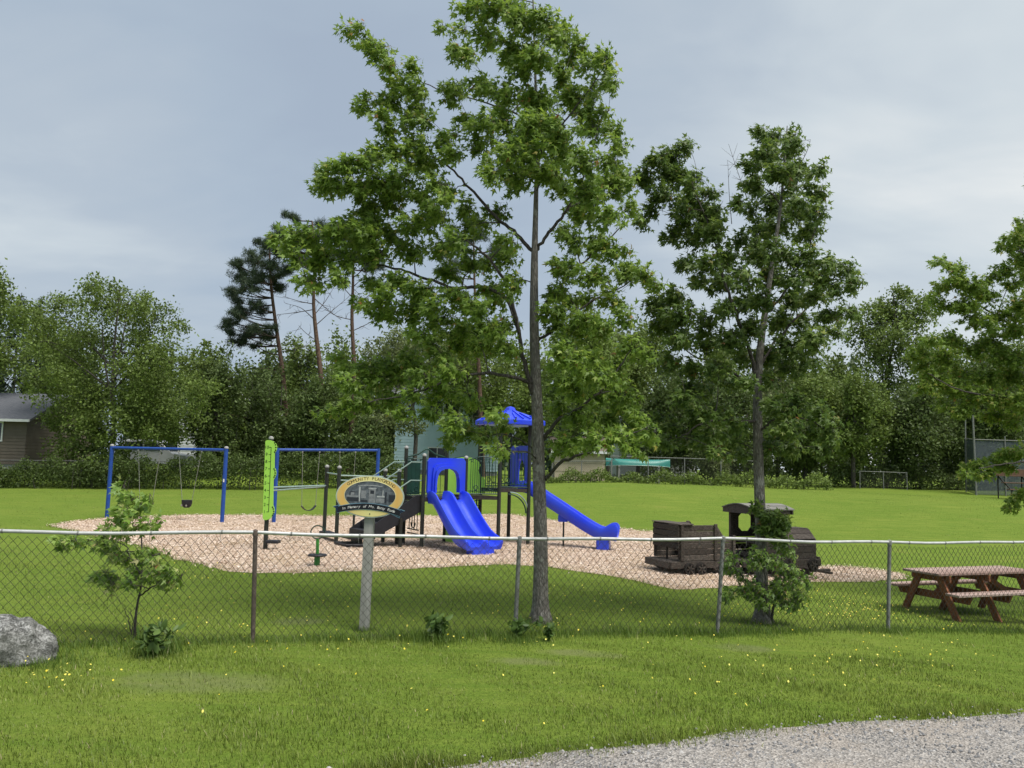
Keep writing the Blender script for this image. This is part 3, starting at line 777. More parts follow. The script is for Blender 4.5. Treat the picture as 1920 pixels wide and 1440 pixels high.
# ================================================================ PLAY STRUCTURE
def play():
    A = Vector((-2.08, 19.5, 0)); u_ = Vector((.84, .545, 0)).normalized(); v_ = Vector((-.545, .84, 0)).normalized()
    Gp = A + u_*1.17; H = Gp + v_*1.02; B = A + v_*1.02
    Fp = Vector((.50, 20.75, 0)); D = Fp - u_*.90; E = Fp + v_*.92; Bl = D + v_*.92
    for q in (A, Gp, H, B, Fp, D, E, Bl): q.z = tz(q.x, q.y)
    T = thing('play_structure', 'blue and dark green play structure with roofed tower, double slide and stairs', 'play structure', (A+Fp)/2)
    z1, z2 = 1.20, 1.44
    Z = Vector((0,0,1))
    def post(b, h, r=.048):
        mb = MB(); mb.tube([b - Z*.2, b + Z*h], r, 12); mb.build('post', M['post_green'], T, True)
    for b_, h in ((A, 2.22), (Gp, 2.18), (H, 2.45), (B, 2.42)):
        post(b_, h); ball_cap(b_ + Z*(h+.01), .052, T)
    for b_ in (D, Fp, E, Bl): post(b_, 3.14)
    C = G(747, 1012); post(C, .62)
    S2 = G(771, 1019)
    # decks
    def deck(ps, z, name='deck'):
        mb = MB(); mb.prism([Vector((p.x, p.y, z-.09)) for p in ps], (0,0,.09)); mb.build(name, M['deck'], T)
    deck((A - v_*.04 - u_*.04, Gp - v_*.04 + u_*.04, H + v_*.04 + u_*.04, B + v_*.04 - u_*.04), z1)
    deck((Gp + u_*.06, D - u_*.05, Bl - u_*.05, H + u_*.06), z1 + .05, 'bridge_deck')
    deck((D, Fp, E, Bl), z2)
    # roof
    c = (D+Fp+E+Bl)/4 + Vector((.10,0,0)); hw = .66
    eave = [c + u_*sx*hw + v_*sy*hw for sx, sy in ((-1,-1),(1,-1),(1,1),(-1,1))]
    ze = 3.06
    mb = MB()
    ring = lambda k, z: [Vector((c.x + (p.x-c.x)*k, c.y + (p.y-c.y)*k, z)) for p in eave]
    mb.loft([ring(.97, ze), ring(1.0, ze+.02), ring(1.0, ze+.12), ring(.9, ze+.17), ring(.20, ze+.38), ring(.16, ze+.40), ring(.12, ze+.47), ring(.03, ze+.50)], True, True)
    rf = mb.build('roof', M['blue_pl'], T)
    mb = MB()
    for i in range(4):
        a, b_ = eave[i], eave[(i+1) % 4]
        for t in (.14, .32, .5, .68, .86):
            p = a.lerp(b_, t); k = 1 - abs(t-.5)*1.55
            e_ = c + (p-c)*.94; tip = c + (p-c)*(.2 if t == .5 else .2 + abs(t-.5)*1.3)
            zz = lambda q: ze + .17 + (.9 - max(abs((q-c).dot(u_)), abs((q-c).dot(v_)))/hw)*(.21/.7)
            e_.z = zz(e_) + .01; tip.z = zz(tip) + .01
            mb.beam(e_, tip, .05, .045)
    mb.build('rib', M['blue_pl'], rf)
    # hood over double slide
    def hood(P0, P1, zb, zt, name, parent, thick=.07):
        w = (P1-P0).length; ux = (P1-P0).normalized(); nrm = Vector((ux.y, -ux.x, 0))
        O = [(0.02,0),(.02,.3),(.02,.62),(.02,.90),(.08,1.0),(.3,1.0),(.5,1.0),(.7,1.0),(.92,1.0),(.98,.90),(.98,.62),(.98,.3),(.98,0)]
        I = [(.21,0),(.21,.2),(.22,.40),(.25,.54),(.31,.63),(.40,.68),(.5,.69),(.60,.68),(.69,.63),(.75,.54),(.78,.40),(.79,.2),(.79,0)]
        f = lambda s, t, o=0: P0 + ux*(s*w) + Z*(zb + (zt-zb)*t) + nrm*o
        mb = MB(); mb.ribbon([f(*q) for q in O], [f(*q) for q in I], nrm*thick); hd = mb.build(name, M['blue_pl'], parent)
        mb = MB()
        for k0, k1, o in ((.0, .26, .10), (.26, .50, .05)):
            A_ = [f(i[0] + (o_[0]-i[0])*k0*.9, i[1] + (o_[1]-i[1])*k0, thick*.98) for i, o_ in zip(I, O)]
            B_ = [f(i[0] + (o_[0]-i[0])*k1*.9, i[1] + (o_[1]-i[1])*k1, thick*.98) for i, o_ in zip(I, O)]
            mb.ribbon(A_, B_, nrm*o)
        mb.build('rib', M['blue_pl'], hd)
    hood(A + u_*.05, Gp - u_*.03, A.z + 1.34, A.z + 2.18, 'slide_hood', T)
    # slides
    def slide(start, dr, prof, sec, name, wall, parent=T):
        sd_ = Vector((-dr.y, dr.x, 0))
        # smooth the profile
        pts = []
        for i in range(len(prof)-1):
            p0 = prof[max(i-1,0)]; p1 = prof[i]; p2 = prof[i+1]; p3 = prof[min(i+2,len(prof)-1)]
            for k in range(5):
                t = k/5
                q = [0.5*((2*b) + (-a+c_)*t + (2*a-5*b+4*c_-d_)*t*t + (-a+3*b-3*c_+d_)*t**3) for a, b, c_, d_ in zip(p0, p1, p2, p3)]
                pts.append(q)
        pts.append(list(prof[-1]))
        rings = []
        for i, (s, z) in enumerate(pts):
            a = pts[max(i-1,0)]; b_ = pts[min(i+1,len(pts)-1)]
            tx, tz_ = b_[0]-a[0], b_[1]-a[1]; l = math.hypot(tx, tz_); nx, nz = -tz_/l, tx/l
            f = wall(i/(len(pts)-1))
            rings.append([start + dr*(s + nx*h*(f if h > .06 else 1)) + Z*(z + nz*h*(f if h > .06 else 1)) + sd_*w for w, h in sec])
        mb = MB(); mb.loft(rings, True, True); return mb.build(name, M['blue_pl'], parent, True, angle=50)
    Wd = .44
    half = [(0,.05),(.03,.20),(.045,.215),(.06,.20),(.075,.06),(.13,.0),(.21,-.01)]
    sec = [(-Wd,-.07),(-Wd-.035,.0),(-Wd-.05,.20),(-Wd-.035,.235),(-Wd-.005,.235),(-Wd+.015,.20),(-Wd+.045,.05),(-Wd+.11,.0),(-.14,.0),(-.075,.05),(-.045,.20),(-.025,.235),(.025,.235),(.045,.20),(.075,.05),(.14,.0),(Wd-.11,.0),(Wd-.045,.05),(Wd-.015,.20),(Wd+.005,.235),(Wd+.035,.235),(Wd+.05,.20),(Wd+.035,.0),(Wd,-.07)]
    dr = -v_
    st = (A+Gp)/2 + dr*.02; st.z = A.z
    slide(st, dr, [(-.02,1.14),(.22,1.13),(.42,1.0),(.85,.66),(1.25,.38),(1.48,.28),(1.78,.235),(1.92,.21)], sec, 'double_slide', lambda t: 1.0 if t < .7 else 1 - (t-.7)*1.5)
    e_ = st + dr*1.78; mb = MB(Matrix.Translation(e_) @ Matrix(((u_.x, v_.x, 0, 0), (u_.y, v_.y, 0, 0), (0, 0, 1, 0), (0, 0, 0, 1))))
    mb.box((-.29,-.13,-.05), (.29,.16,.165), .02); mb.build('slide_foot', M['blue_pl'], T)
    dr2 = Vector((.975, -.22, 0)).normalized(); s2 = Fp.lerp(E, .45) + dr2*.0; s2.z = Fp.z
    Ws = .24
    sec1 = [(-Ws,-.06),(-Ws-.05,.0),(-Ws-.06,.20),(-Ws-.04,.235),(-Ws-.01,.235),(-Ws+.01,.20),(-Ws+.03,.06),(-Ws+.10,.0),(Ws-.10,.0),(Ws-.03,.06),(Ws-.01,.20),(Ws+.01,.235),(Ws+.04,.235),(Ws+.06,.20),(Ws+.05,.0),(Ws,-.06)]
    slide(s2, dr2, [(0,1.40),(.25,1.37),(.6,1.16),(1.1,.86),(1.6,.55),(1.95,.36),(2.15,.29),(2.42,.27),(2.55,.25)], sec1, 'tall_slide', lambda t: 1.0 if t < .78 else 1.0 + .55*math.sin(math.pi*(t-.78)/.22))
    m2 = Matrix.Translation(s2 + dr2*1.15) @ Matrix(((dr2.x, -dr2.y, 0, 0), (dr2.y, dr2.x, 0, 0), (0, 0, 1, 0), (0, 0, 0, 1)))
    mb = MB(m2); mb.box((-.10,-.20,.62), (.14,.20,.80), .02); mb.build('slide_bracket', M['blue_pl'], T)
    mb = MB(m2); mb.tube([(.02,0,-.1),(.02,0,.64)], .024, 8); mb.build('slide_leg', M['post_green'], T, True)
    m3 = Matrix.Translation(s2 + dr2*2.2) @ Matrix(((dr2.x, -dr2.y, 0, 0), (dr2.y, dr2.x, 0, 0), (0, 0, 1, 0), (0, 0, 0, 1)))
    mb = MB(m3); mb.box((-.16,-.26,-.05), (.16,.26,.27), .03); mb.build('slide_foot', M['blue_pl'], T)
    # tall slide hood panel between F and E
    hood(Fp + v_*.04, E - v_*.04, z2 + .02, z2 + 1.10, 'slide_hood', T, .06)
    mb = MB(); q0 = E + u_*.02; q1 = E + v_*-.38 + u_*.02
    mb.prism([q0 + Z*(z2+.03), q1 + Z*(z2+.03), q1 + Z*(z2+1.05), q0 + Z*(z2+1.05)], u_*-.04); mb.build('blue_wall_panel', M['blue_pl'], T)
    # railings
    def railing(P0, P1, z0, z1_, n, loops=True, arch=.0):
        mb = MB(); f = lambda t, z: P0.lerp(P1, t) + Z*(z - P0.lerp(P1, t).z*0)
        top = [f(i/10, z1_ + arch*math.sin(math.pi*i/10)) for i in range(11)]
        mb.tube(top, .016, 6); mb.tube([f(0, z0), f(1, z0)], .016, 6); mb.tube([f(0, z0+.07), f(1, z0+.07)], .010, 5)
        for i in range(1, n):
            t = i/n; zt = z1_ + arch*math.sin(math.pi*t)
            mb.tube([f(t, z0), f(t, zt)], .0075, 5)
        if loops:
            w = 1/n
            for i in range(1, n-1, 4):
                for (t0, zt, sg) in ((i/n, z1_-.06, 1), ((i+2)/n if i+2 < n else i/n, z0+.13, -1)):
                    pts = [f(t0 + w*(.5-.5*math.cos(math.pi*k/6))*1.0, zt + sg*.045*math.sin(math.pi*k/6)) for k in range(7)]
                    mb.tube(pts, .011, 5)
            for i in (1, 3):
                cc = P0.lerp(P1, i/4) + Z*(z0+.16)
                ux = (P1-P0).normalized(); mb.tube([cc + ux*(.055*math.cos(k*math.pi/5)) + Z*(.055*math.sin(k*math.pi/5)) for k in range(11)], .010, 5, False)
        return mb.build('railing', M['rail_green'], T)
    zt = z1 + .05
    railing(Gp + u_*.07 - v_*.02, D - u_*.05, zt + .04, zt + .88, 14, True, .09)
    railing(H + u_*.05, Bl - u_*.05, zt + .04, zt + .88, 14, True, .09)
    railing(D + u_*.05, Fp - u_*.05, z2 + .03, z2 + .92, 8)
    railing(Bl + u_*.05, E - u_*.05, z2 + .03, z2 + .92, 8)
    railing(H - u_*.05, B + u_*.05, z1 + .03, z1 + .95, 9)
    railing(B - v_*.05 , A.lerp(B, .62), z1 + .03, z1 + .95, 4, False)
    # solid dark panel at stair head and lime climbing panels
    mb = MB(); p0, p1 = B + u_*.0, B.lerp(H, .35); mb.prism([p0+Z*(z1+.05), p1+Z*(z1+.05), p1+Z*(z1+.9), p0+Z*(z1+.9)], v_*.03); mb.build('dark_panel', M['rail_green'], T)
    q0 = H.lerp(Bl, .03) - v_*.05; q1 = Bl + (Bl-H).normalized()*.10 - v_*.05
    mb = MB(); L_ = (q1-q0); pl = []
    for t, z in ((0,.02),(0,.70),(.06,.84),(.2,.93),(.4,.96),(.6,.95),(.78,.88),(.86,.76),(.80,.62),(.86,.50),(1.0,.36),(1.0,.02)): pl.append(q0 + L_*t + Z*(zt+z))
    mb.prism(pl, v_*.03); mb.build('lime_panel', M['lime'], T)
    q0 = H - u_*.02 + v_*-.1; q1 = Gp.lerp(H, .55); mb = MB(); mb.prism([q0+Z*.05, q1+Z*.05, q1+Z*.34, q0+Z*.34], u_*.03); mb.build('lime_panel', M['lime'], T)
    mb = MB(); q0 = A + v_*.08 + u_*.06; q1 = q0 + v_*.22; mb.prism([q0+Z*(z1-.30), q1+Z*(z1-.42), q1+Z*(z1-.10), q0+Z*(z1-.10)], u_*.02); mb.build('lime_panel', M['lime'], T)
    # wavy decorative pipe over back of the first deck
    pts = []
    for i in range(31):
        t = i/30; s = math.exp(-((t-.5)/.16)**2)*.20 - .02*math.cos(4*math.pi*t)
        pts.append(B.lerp(H, t) + Z*(2.20 + s + .02))
    mb = MB(); mb.tube(pts, .021, 7); mb.build('wave_pipe', M['rail_green'], T, True)
    # curved braces under the tower
    for P0, P1 in ((D, Fp), (Gp, D)):
        pts = []
        for i in range(9):
            a = math.pi/2*i/8; pts.append(P1.lerp(P0, .02 + .62*(1-math.sin(a))) + Z*(z2 - .10 - .48*(1-math.cos(a))))
        if P0 is D:
            for o in (0, .12):
                mb = MB(); mb.tube([p + Z*(-o*.4) + (P0-P1).normalized()*o*.5 for p in pts], .018, 6); mb.build('curved_brace', M['pale_rail'] if o == 0 else M['rail_green'], T, True)
    # climber under the bridge
    cb = D.lerp(Bl, .55) - u_*.35
    mb = MB(); mb.tube([cb + Z*.25, cb + Z*1.2], .017, 6)
    for z in (.45, .75, 1.05):
        mb.tube([cb + Z*z + u_*(.12*math.sin(k*math.pi/6)) + Z*(.07*math.cos(k*math.pi/6)) for k in range(7)], .013, 5)
        mb.tube([cb + Z*z - u_*(.10*math.sin(k*math.pi/6)) - Z*(.06*math.cos(k*math.pi/6)) for k in range(7)], .013, 5)
    mb.build('twist_climber', M['rail_green'], T)
    # stairs
    sd0 = A.lerp(B, .02); sd1 = A.lerp(B, .98); dn = Vector((-.97, -.22, 0)).normalized()
    nst = 5; run = 1.28; zb = .30
    for side, q in ((0, sd0), (1, sd1)):
        o = v_*(.03 if side == 0 else -.03)
        a = q + o
        pl = [a + Z*(z1+.07), a + Z*(z1-.32), a + dn*run + Z*(zb-.16), a + dn*(run+.06) + Z*(zb-.16), a + dn*(run+.06) + Z*(zb+.10), a + dn*.12 + Z*(z1+.07)]
        mb = MB(); mb.prism(pl, v_*.035); mb.build('stair_stringer', M['black_pl'], T)
    for i in range(nst):
        t0 = (i+.15)/nst; zz = z1 - (z1-zb)*(i+1)/nst*.98 + .06
        a = sd0 + v_*.065 + dn*(run*t0); b_ = sd1 - v_*.03 + dn*(run*t0)
        mb = MB(); mb.prism([a + Z*zz, b_ + Z*zz, b_ + dn*(run/nst*1.0) + Z*zz, a + dn*(run/nst*1.0) + Z*zz], Z*.035)
        mb.prism([a + dn*(run/nst) + Z*(zz+.035), b_ + dn*(run/nst) + Z*(zz+.035), b_ + dn*(run/nst) + Z*(zz-.17), a + dn*(run/nst) + Z*(zz-.17)], dn*.02)
        mb.build('step', M['black_pl'], T)
    for q, o in ((sd0, v_*.0), (sd1, v_*.0)):
        for h in (.86, .42):
            mb = MB(); a = q + Z*(z1+h)
            mb.tube([a, a + dn*.30, a + dn*(run+.02) - Z*(z1-zb)*.80, a + dn*(run+.04) - Z*((z1-zb)*.80+.12)], .0165, 7); mb.build('handrail', M['pale_rail'], T, True)
        mb = MB(); mb.tube([q + dn*(run*.97) + Z*(-.05), q + dn*(run*.97) + Z*(zb+.75)], .03, 8); mb.build('stair_post', M['post_green'], T, True)
    a = sd0 + dn*.5; mb = MB(); mb.tube([a - Z*.1, a + Z*.72], .042, 10); mb.build('stair_support', M['post_green'], T, True)
    # transfer platforms at the stair foot
    for k, (dx, z, w_) in enumerate(((run+.12, .22, .62), (run+.30, .05, .42))):
        c0 = A.lerp(B, .35) + dn*dx
        mm = Matrix.Translation(Vector((c0.x, c0.y, c0.z + z))) @ Matrix(((-dn.x, v_.x, 0, 0), (-dn.y, v_.y, 0, 0), (0, 0, 1, 0), (0, 0, 0, 1)))
        mb = MB(mm); mb.box((-w_*.55,-.42,0), (w_*.45,.35,.06), .012); mb.build('transfer_step', M['black_pl'], T)
        mb = MB(mm); mb.box((-.06,-.2,-z-.05), (.06,.2,.0)); mb.build('step_leg', M['post_green'], T)
    # play panel under deck
    ua, ub = A + v_*.18, A + v_*.80
    mb = MB()
    for zr in (.32, .42): mb.tube([ua + Z*zr, ub + Z*zr], .016, 6)
    for t in (.15, .4, .6, .85): mb.tube([ua.lerp(ub, t) + Z*.42, ua.lerp(ub, t) + Z*1.0], .012, 5)
    cc = ua.lerp(ub, .5) + Z*.58; mb.tube([cc + v_*(.12*math.cos(k*math.pi/8)) - Z*(.12*math.sin(k*math.pi/8)) for k in range(9)], .014, 6)
    mb.build('play_panel', M['rail_green'], T)
play()

# ================================================================ WOODEN TRAIN
def train():
    n0 = G(1275, 1080); th = math.radians(22)
    ax = Vector((math.cos(th), math.sin(th), 0)); sd_ = Vector((-math.sin(th), math.cos(th), 0))
    z0 = tz(n0.x+1.5, n0.y+1) + .03
    Mx = Matrix(((ax.x, sd_.x, 0, n0.x), (ax.y, sd_.y, 0, n0.y), (0, 0, 1, z0), (0, 0, 0, 1)))
    T = thing('wooden_train', 'weathered dark wooden play locomotive with tender on the chip bed', 'play train', Mx @ Vector((1.7, .45, 0)))
    wd = M['old_wood']
    def bx(lo, hi, name, m=wd, parent=T, bev=.008):
        mb = MB(Mx); mb.box(lo, hi, bev); return mb.build(name, m, parent)
    Wt = .94
    # sleepers and rails
    for y in (.16, .78): bx((-.25,y-.045,.0), (3.95,y+.045,.055), 'track_rail')
    for x in np.linspace(-.1, 3.8, 8): bx((x-.05,-.05,-.03), (x+.05,Wt+.05,.012), 'sleeper')
    # platforms
    bx((-.22,-.02,.175), (1.42,.05,.31), 'frame_beam'); bx((-.22,Wt-.05,.175), (1.42,Wt+.02,.31), 'frame_beam'); bx((-.24,.052,.175), (-.17,Wt-.052,.31), 'frame_beam')
    for i in range(6): bx((-.22,.055+i*.139,.288), (1.42,.055+i*.139+.132,.318), 'floor_plank')
    bx((1.52,-.02,.16), (3.56,.05,.29), 'frame_beam'); bx((1.52,Wt-.05,.16), (3.56,Wt+.02,.29), 'frame_beam'); bx((3.53,.052,.13), (3.60,Wt-.052,.33), 'buffer_beam')
    for i in range(6): bx((1.50,.055+i*.139,.268), (3.50,.055+i*.139+.132,.298), 'floor_plank')
    bx((1.40,.42,.2), (1.56,.52,.26), 'coupling', M['iron'])
    # wheels
    def wheel(x, y, r, w=.055):
        mb = MB(Mx); mb.lathe((x, y, r+.055), [(r*1.06,-w/2),(r*1.06,-w*.3),(r,-w*.28),(r,w/2),(r*.78,w*.5),(r*.74,w*.25),(r*.25,w*.25),(r*.22,w*.75),(.01,w*.78)] if y < .5 else [(r,-w/2),(r,w*.3),(r*1.06,w*.32),(r*1.06,w/2),(.01,w*.5)], 18, (0,-1,0))
        wh = mb.build('wheel', M['iron'], T, True, angle=30)
        if y < .5:
            mb = MB(Mx)
            for k in range(6):
                a = k*math.pi/3 + x; mb.beam((x, y-w*.5, r+.055), (x + r*.76*math.cos(a), y-w*.5, r+.055 + r*.76*math.sin(a)), .022, .02, (0,1,0))
            mb.build('spoke', wd, wh)
    for x, r in ((.18,.115),(.46,.115),(1.02,.115),(1.28,.11),(1.78,.12),(2.30,.14),(2.68,.14),(3.30,.125)):
        wheel(x, -.06, r); wheel(x, Wt+.06, r)
    # tender: rear wall (open below), side planks, posts
    hs = [.318 + i*.118 for i in range(7)]
    for y0 in (.0, Wt-.035):
        for i, z in enumerate(hs[:6]):
            x1 = .86 if i >= 4 else 1.30
            if i == 4: x1 = .93
            g = .003 + random.random()*.003
            bx((.02, y0, z), (x1, y0+.03, z+.118-g), 'side_plank')
        for x in (.0, .80): bx((x, y0-.035 if y0 < .1 else y0+.033, .32), (x+.075, y0-.002 if y0 < .1 else y0+.066, 1.045), 'stake')
        bx((1.25, y0-.035 if y0 < .1 else y0+.033, .32), (1.32, y0-.002 if y0 < .1 else y0+.066, .82), 'stake')
        mb = MB(Mx); mb.prism([(.86,y0,.79),(1.05,y0,.79),(.86,y0,1.03)], (0,.03,0)); mb.build('side_wedge', wd, T)
    for i, z in enumerate(hs[2:6]): bx((-.045,.0,z), (-.012,Wt,z+.108), 'end_plank')
    for y in (.0, .44, Wt-.06): bx((-.012,y+.002,.32), (.018,y+.06,1.03), 'stake')
    bx((.03,.036,1.03), (.9,Wt-.04,1.05), 'coal_lid') if False else None
    bx((-.05,-.04,1.030), (.30,Wt+.03,1.052), 'lid_plank')
    bx((.45,.04,.60), (.80,Wt-.045,.64), 'bench_plank'); bx((.95,.04,.56), (1.25,Wt-.045,.60), 'bench_plank')
    # cab
    cx0, cx1 = 1.88, 2.68
    for x in (cx0, cx1-.07):
        for y in (.0, Wt-.07): bx((x,y,.30), (x+.07,y+.07,1.30), 'cab_post')
    # near wall with octagon window and far wall with octagon window
    def octo(y, th_):
        xc, zc = (cx0+cx1)/2, 1.02; hx, hz, ch = .17, .20, .085
        I = [(xc-hx,zc-hz+ch),(xc-hx,zc+hz-ch),(xc-hx+ch,zc+hz),(xc+hx-ch,zc+hz),(xc+hx,zc+hz-ch),(xc+hx,zc-hz+ch),(xc+hx-ch,zc-hz),(xc-hx+ch,zc-hz),(xc-hx,zc-hz+ch)]
        x0_, x1_, za, zb_ = cx0+.073, cx1-.073, .70, 1.30
        O = [(x0_,.86),(x0_,1.2),(x0_+.03,zb_),(x1_-.03,zb_),(x1_,1.2),(x1_,.86),(x1_-.03,za),(x0_+.03,za),(x0_,.86)]
        mb = MB(Mx); mb.ribbon([(x,y,z) for x, z in O], [(x,y,z) for x, z in I], (0,th_,0)); mb.build('cab_wall', wd, T)
        for i in range(3):
            z = .30 + i*.132; bx((cx0+.073,y,z), (cx1-.073,y+th_,z+.126), 'side_plank')
    octo(.02, .028); octo(Wt-.048, .028)
    for i in range(7):
        z = .30 + i*.128; bx((cx1-.002,.073,z), (cx1+.026,Wt-.073,z+.122), 'cab_front_plank')
    bx((cx0+.0,.075,.62), (cx0+.30,Wt-.075,.655), 'bench_plank'); bx((cx0-.03,.073,.34), (cx0-.002,Wt-.073,.44), 'end_plank')
    # arched roof: slats across, pale
    n = 8; arc = lambda t, r=0: (-.07 + (Wt+.14)*t, 1.325 + r + .10*math.sin(math.pi*t))
    for i in range(n):
        a = arc(i/n); b_ = arc((i+.97)/n)
        mb = MB(Mx); mb.prism([(cx0-.13,a[0],a[1]),(cx0-.13,b_[0],b_[1]),(cx0-.13,b_[0],b_[1]+.022),(cx0-.13,a[0],a[1]+.022)], (cx1-cx0+.26,0,0)); mb.build('roof_slat', M['roof_wood'], T)
    for x in (cx0-.10, cx1+.06):
        top = [(x, *arc(i/10, -.004)) for i in range(11)]; bot = [(x, p[1], 1.235) for p in top]
        mb = MB(Mx); mb.ribbon(top, bot, (.035,0,0)); mb.build('roof_bow', wd, T)
    for y in (-.03, Wt-.01): bx((cx0-.06,y,1.24), (cx1+.055,y+.04,1.318), 'roof_plate')
    # boiler: planked box with chamfered top
    b0, b1 = 2.72, 3.46
    prof = [(.06,.30),(.06,.70),(.27,.90),(.67,.90),(.88,.70),(.88,.30)]
    for (a, b_), m_ in zip(zip(prof[:-1], prof[1:]), (1,1,1,1,1)):
        L_ = math.hypot(b_[0]-a[0], b_[1]-a[1]); k = max(2, round(L_/.125))
        for i in range(k):
            p = Vector((0,a[0],a[1])).lerp(Vector((0,b_[0],b_[1])), i/k); q = Vector((0,a[0],a[1])).lerp(Vector((0,b_[0],b_[1])), (i+.94)/k)
            nn = Vector((0, (b_[1]-a[1]), -(b_[0]-a[0]))).normalized()*-.025
            mb = MB(Mx); mb.prism([Vector((b0,p.y,p.z)), Vector((b0,q.y,q.z)), Vector((b0,q.y,q.z))+nn, Vector((b0,p.y,p.z))+nn], (b1-b0,0,0)); mb.build('boiler_plank', wd, T)
    mb = MB(Mx); mb.prism([(b1-.03,y + (.03 if y < .5 else -.03),z-.012) for y, z in prof], (.028,0,0)); mb.build('boiler_front', wd, T)
    for x in (b1-.015,):
        pr = prof; mb = MB(Mx); mb.ribbon([(x,y,z) for y, z in pr], [(x, .47+(y-.47)*.90, .3+(z-.3)*.90) for y, z in pr], (.05,0,0)); mb.build('boiler_hoop', wd, T)
    mb = MB(Mx); mb.lathe((3.02,.47,.88), [(.075,0),(.075,.30),(.10,.33),(.125,.40),(.125,.44),(.09,.46)], 8); mb.build('smokestack', wd, T)
    mb = MB(Mx); mb.lathe((2.76,.47,.88), [(.06,0),(.06,.08),(.03,.12)], 10); mb.build('steam_dome', wd, T)
    mb = MB(Mx); mb.beam((2.0,-.10,.52), (1.62,-.10,.33), .05, .05); mb.build('step_brace', M['grey_wood'], T)
    mb = MB(Mx); mb.beam((1.78,-.125,.175), (2.68,-.125,.20), .02, .035); mb.build('drive_rod', M['iron'], T)
train()

# ================================================================ PICNIC TABLE
def table():
    c0 = P(1798, 1113, 13.0)          # near end corner of the near bench
    th = math.radians(20); zg = tz(7.6, 13.2)
    ax = Vector((math.cos(th), math.sin(th), 0)); sd_ = Vector((-math.sin(th), math.cos(th), 0))
    Mx = Matrix(((ax.x, sd_.x, 0, c0.x), (ax.y, sd_.y, 0, c0.y), (0, 0, 1, zg), (0, 0, 0, 1)))
    T = thing('picnic_table', 'red-brown stained wooden picnic table with attached benches behind the fence', 'picnic table', Mx @ Vector((1, .75, 0)))
    wd, tp = M['red_wood'], M['red_wood_top']
    L_ = 2.3
    def bx(lo, hi, name, m, bev=.006): mb = MB(Mx); mb.box(lo, hi, bev); mb.build(name, m, T)
    for i in range(5): bx((0+random.uniform(-.01,.01), .37+i*.152, .715), (L_+random.uniform(-.01,.01), .37+i*.152+.142, .755), 'tabletop_plank', tp)
    for y in (0, .135, 1.24, 1.375): bx((0, y, .425), (L_, y+.127, .465), 'seat_plank', tp)
    for x in (.22, 1.10, L_-.26):
        bx((x, .36, .60), (x+.042, 1.14, .712), 'top_bearer', wd)
        mb = MB(Mx); mb.prism([(x+.045,.0,.42),(x+.045,.06,.30),(x+.045,1.44,.30),(x+.045,1.50,.42)], (.04,0,0)); mb.build('seat_bearer', wd, T)
        for y0, y1 in ((.20,.56), (1.30,.94)):
            s_ = 1 if y1 > y0 else -1
            mb = MB(Mx); mb.prism([(x+.0,y0-.065,-.02),(x+.0,y0+.065,-.02),(x+.0,y1+.065,.712),(x+.0,y1-.065,.712)], (-.04,0,0)); mb.build('leg', wd, T)
    for x0, x1 in ((.30,.95), (L_-.30,L_-.95)):
        mb = MB(Mx); mb.beam((x0,.75,.36), (x1,.75,.70), .09, .042, (0,1,0)); mb.build('brace', wd, T)
table()

# ================================================================ BOULDER
def boulder():
    c = G(12, 1238)
    bm = bmesh.new(); bmesh.ops.create_icosphere(bm, subdivisions=5, radius=1)
    from mathutils import noise as mn
    for v in bm.verts:
        p = v.co.copy(); n = mn.fractal(p*1.2 + Vector((3.1,1.7,.3)), 1.0, 2.0, 4)*.20 + mn.noise(p*.8)*.12 + mn.fractal(p*5.5, 1.0, 2.0, 3)*.035
        f = 1 + n
        z = p.z*f
        v.co = Vector((p.x*f*.42, p.y*f*.34, z*.36 if z > 0 else z*.3))
    me = bpy.data.meshes.new('boulder'); bm.to_mesh(me); bm.free()
    me.polygons.foreach_set('use_smooth', [True]*len(me.polygons))
    m, t, out = new_mat('granite'); b = t.nodes.new('ShaderNodeBsdfPrincipled'); t.links.new(b.outputs[0], out.inputs[0])
    vec = obj_coord(t); n1_ = noise(t, vec, 13, 8, .72, .8); n2_ = noise(t, vec, 60, 5, .7); n3_ = noise(t, vec, 2.2, 4, .6)
    f = math_node(t, 'ADD', math_node(t, 'MULTIPLY', n1_, .62), math_node(t, 'MULTIPLY', n2_, .38))
    cc = ramp(t, f, [(.40, (.03,.031,.029)), (.47, (.085,.086,.08)), (.53, (.22,.222,.212)), (.60, (.44,.44,.43))])
    cc = mix_col(t, ramp(t, n3_, [(.5, (0,0,0)), (.65, (.5,.5,.5))]), cc, (.13,.135,.115))
    t.links.new(cc, b.inputs['Base Color']); b.inputs['Roughness'].default_value = .9
    t.links.new(bump(t, math_node(t, 'ADD', n1_, math_node(t, 'MULTIPLY', n2_, .5)), .9, .03), b.inputs['Normal'])
    o = link('boulder', me, m, None, c + Vector((0,0,.06)))
    tag(o, 'grey speckled granite boulder at the lower left fence corner', 'boulder')
boulder()

# ================================================================ BACKGROUND BUILDINGS AND YARDS
def rot_box(o, th): return Matrix.Translation(o) @ Matrix.Rotation(th, 4, 'Z')
def shingle(name, c1, c2):
    m, t, out = new_mat(name); b = t.nodes.new('ShaderNodeBsdfPrincipled'); t.links.new(b.outputs[0], out.inputs[0])
    br = t.nodes.new('ShaderNodeTexBrick'); br.inputs['Scale'].default_value = 4; br.inputs['Color1'].default_value = (*c1,1); br.inputs['Color2'].default_value = (*c2,1); br.inputs['Mortar'].default_value = (c1[0]*.4,c1[1]*.4,c1[2]*.4,1)
    br.inputs['Mortar Size'].default_value = .01
    t.links.new(obj_coord(t, (1,1.5,1)), br.inputs['Vector']); t.links.new(br.outputs[0], b.inputs['Base Color']); b.inputs['Roughness'].default_value = .9
    return m
M['roof_grey'] = shingle('grey_shingles', (.085,.092,.105), (.12,.125,.14))
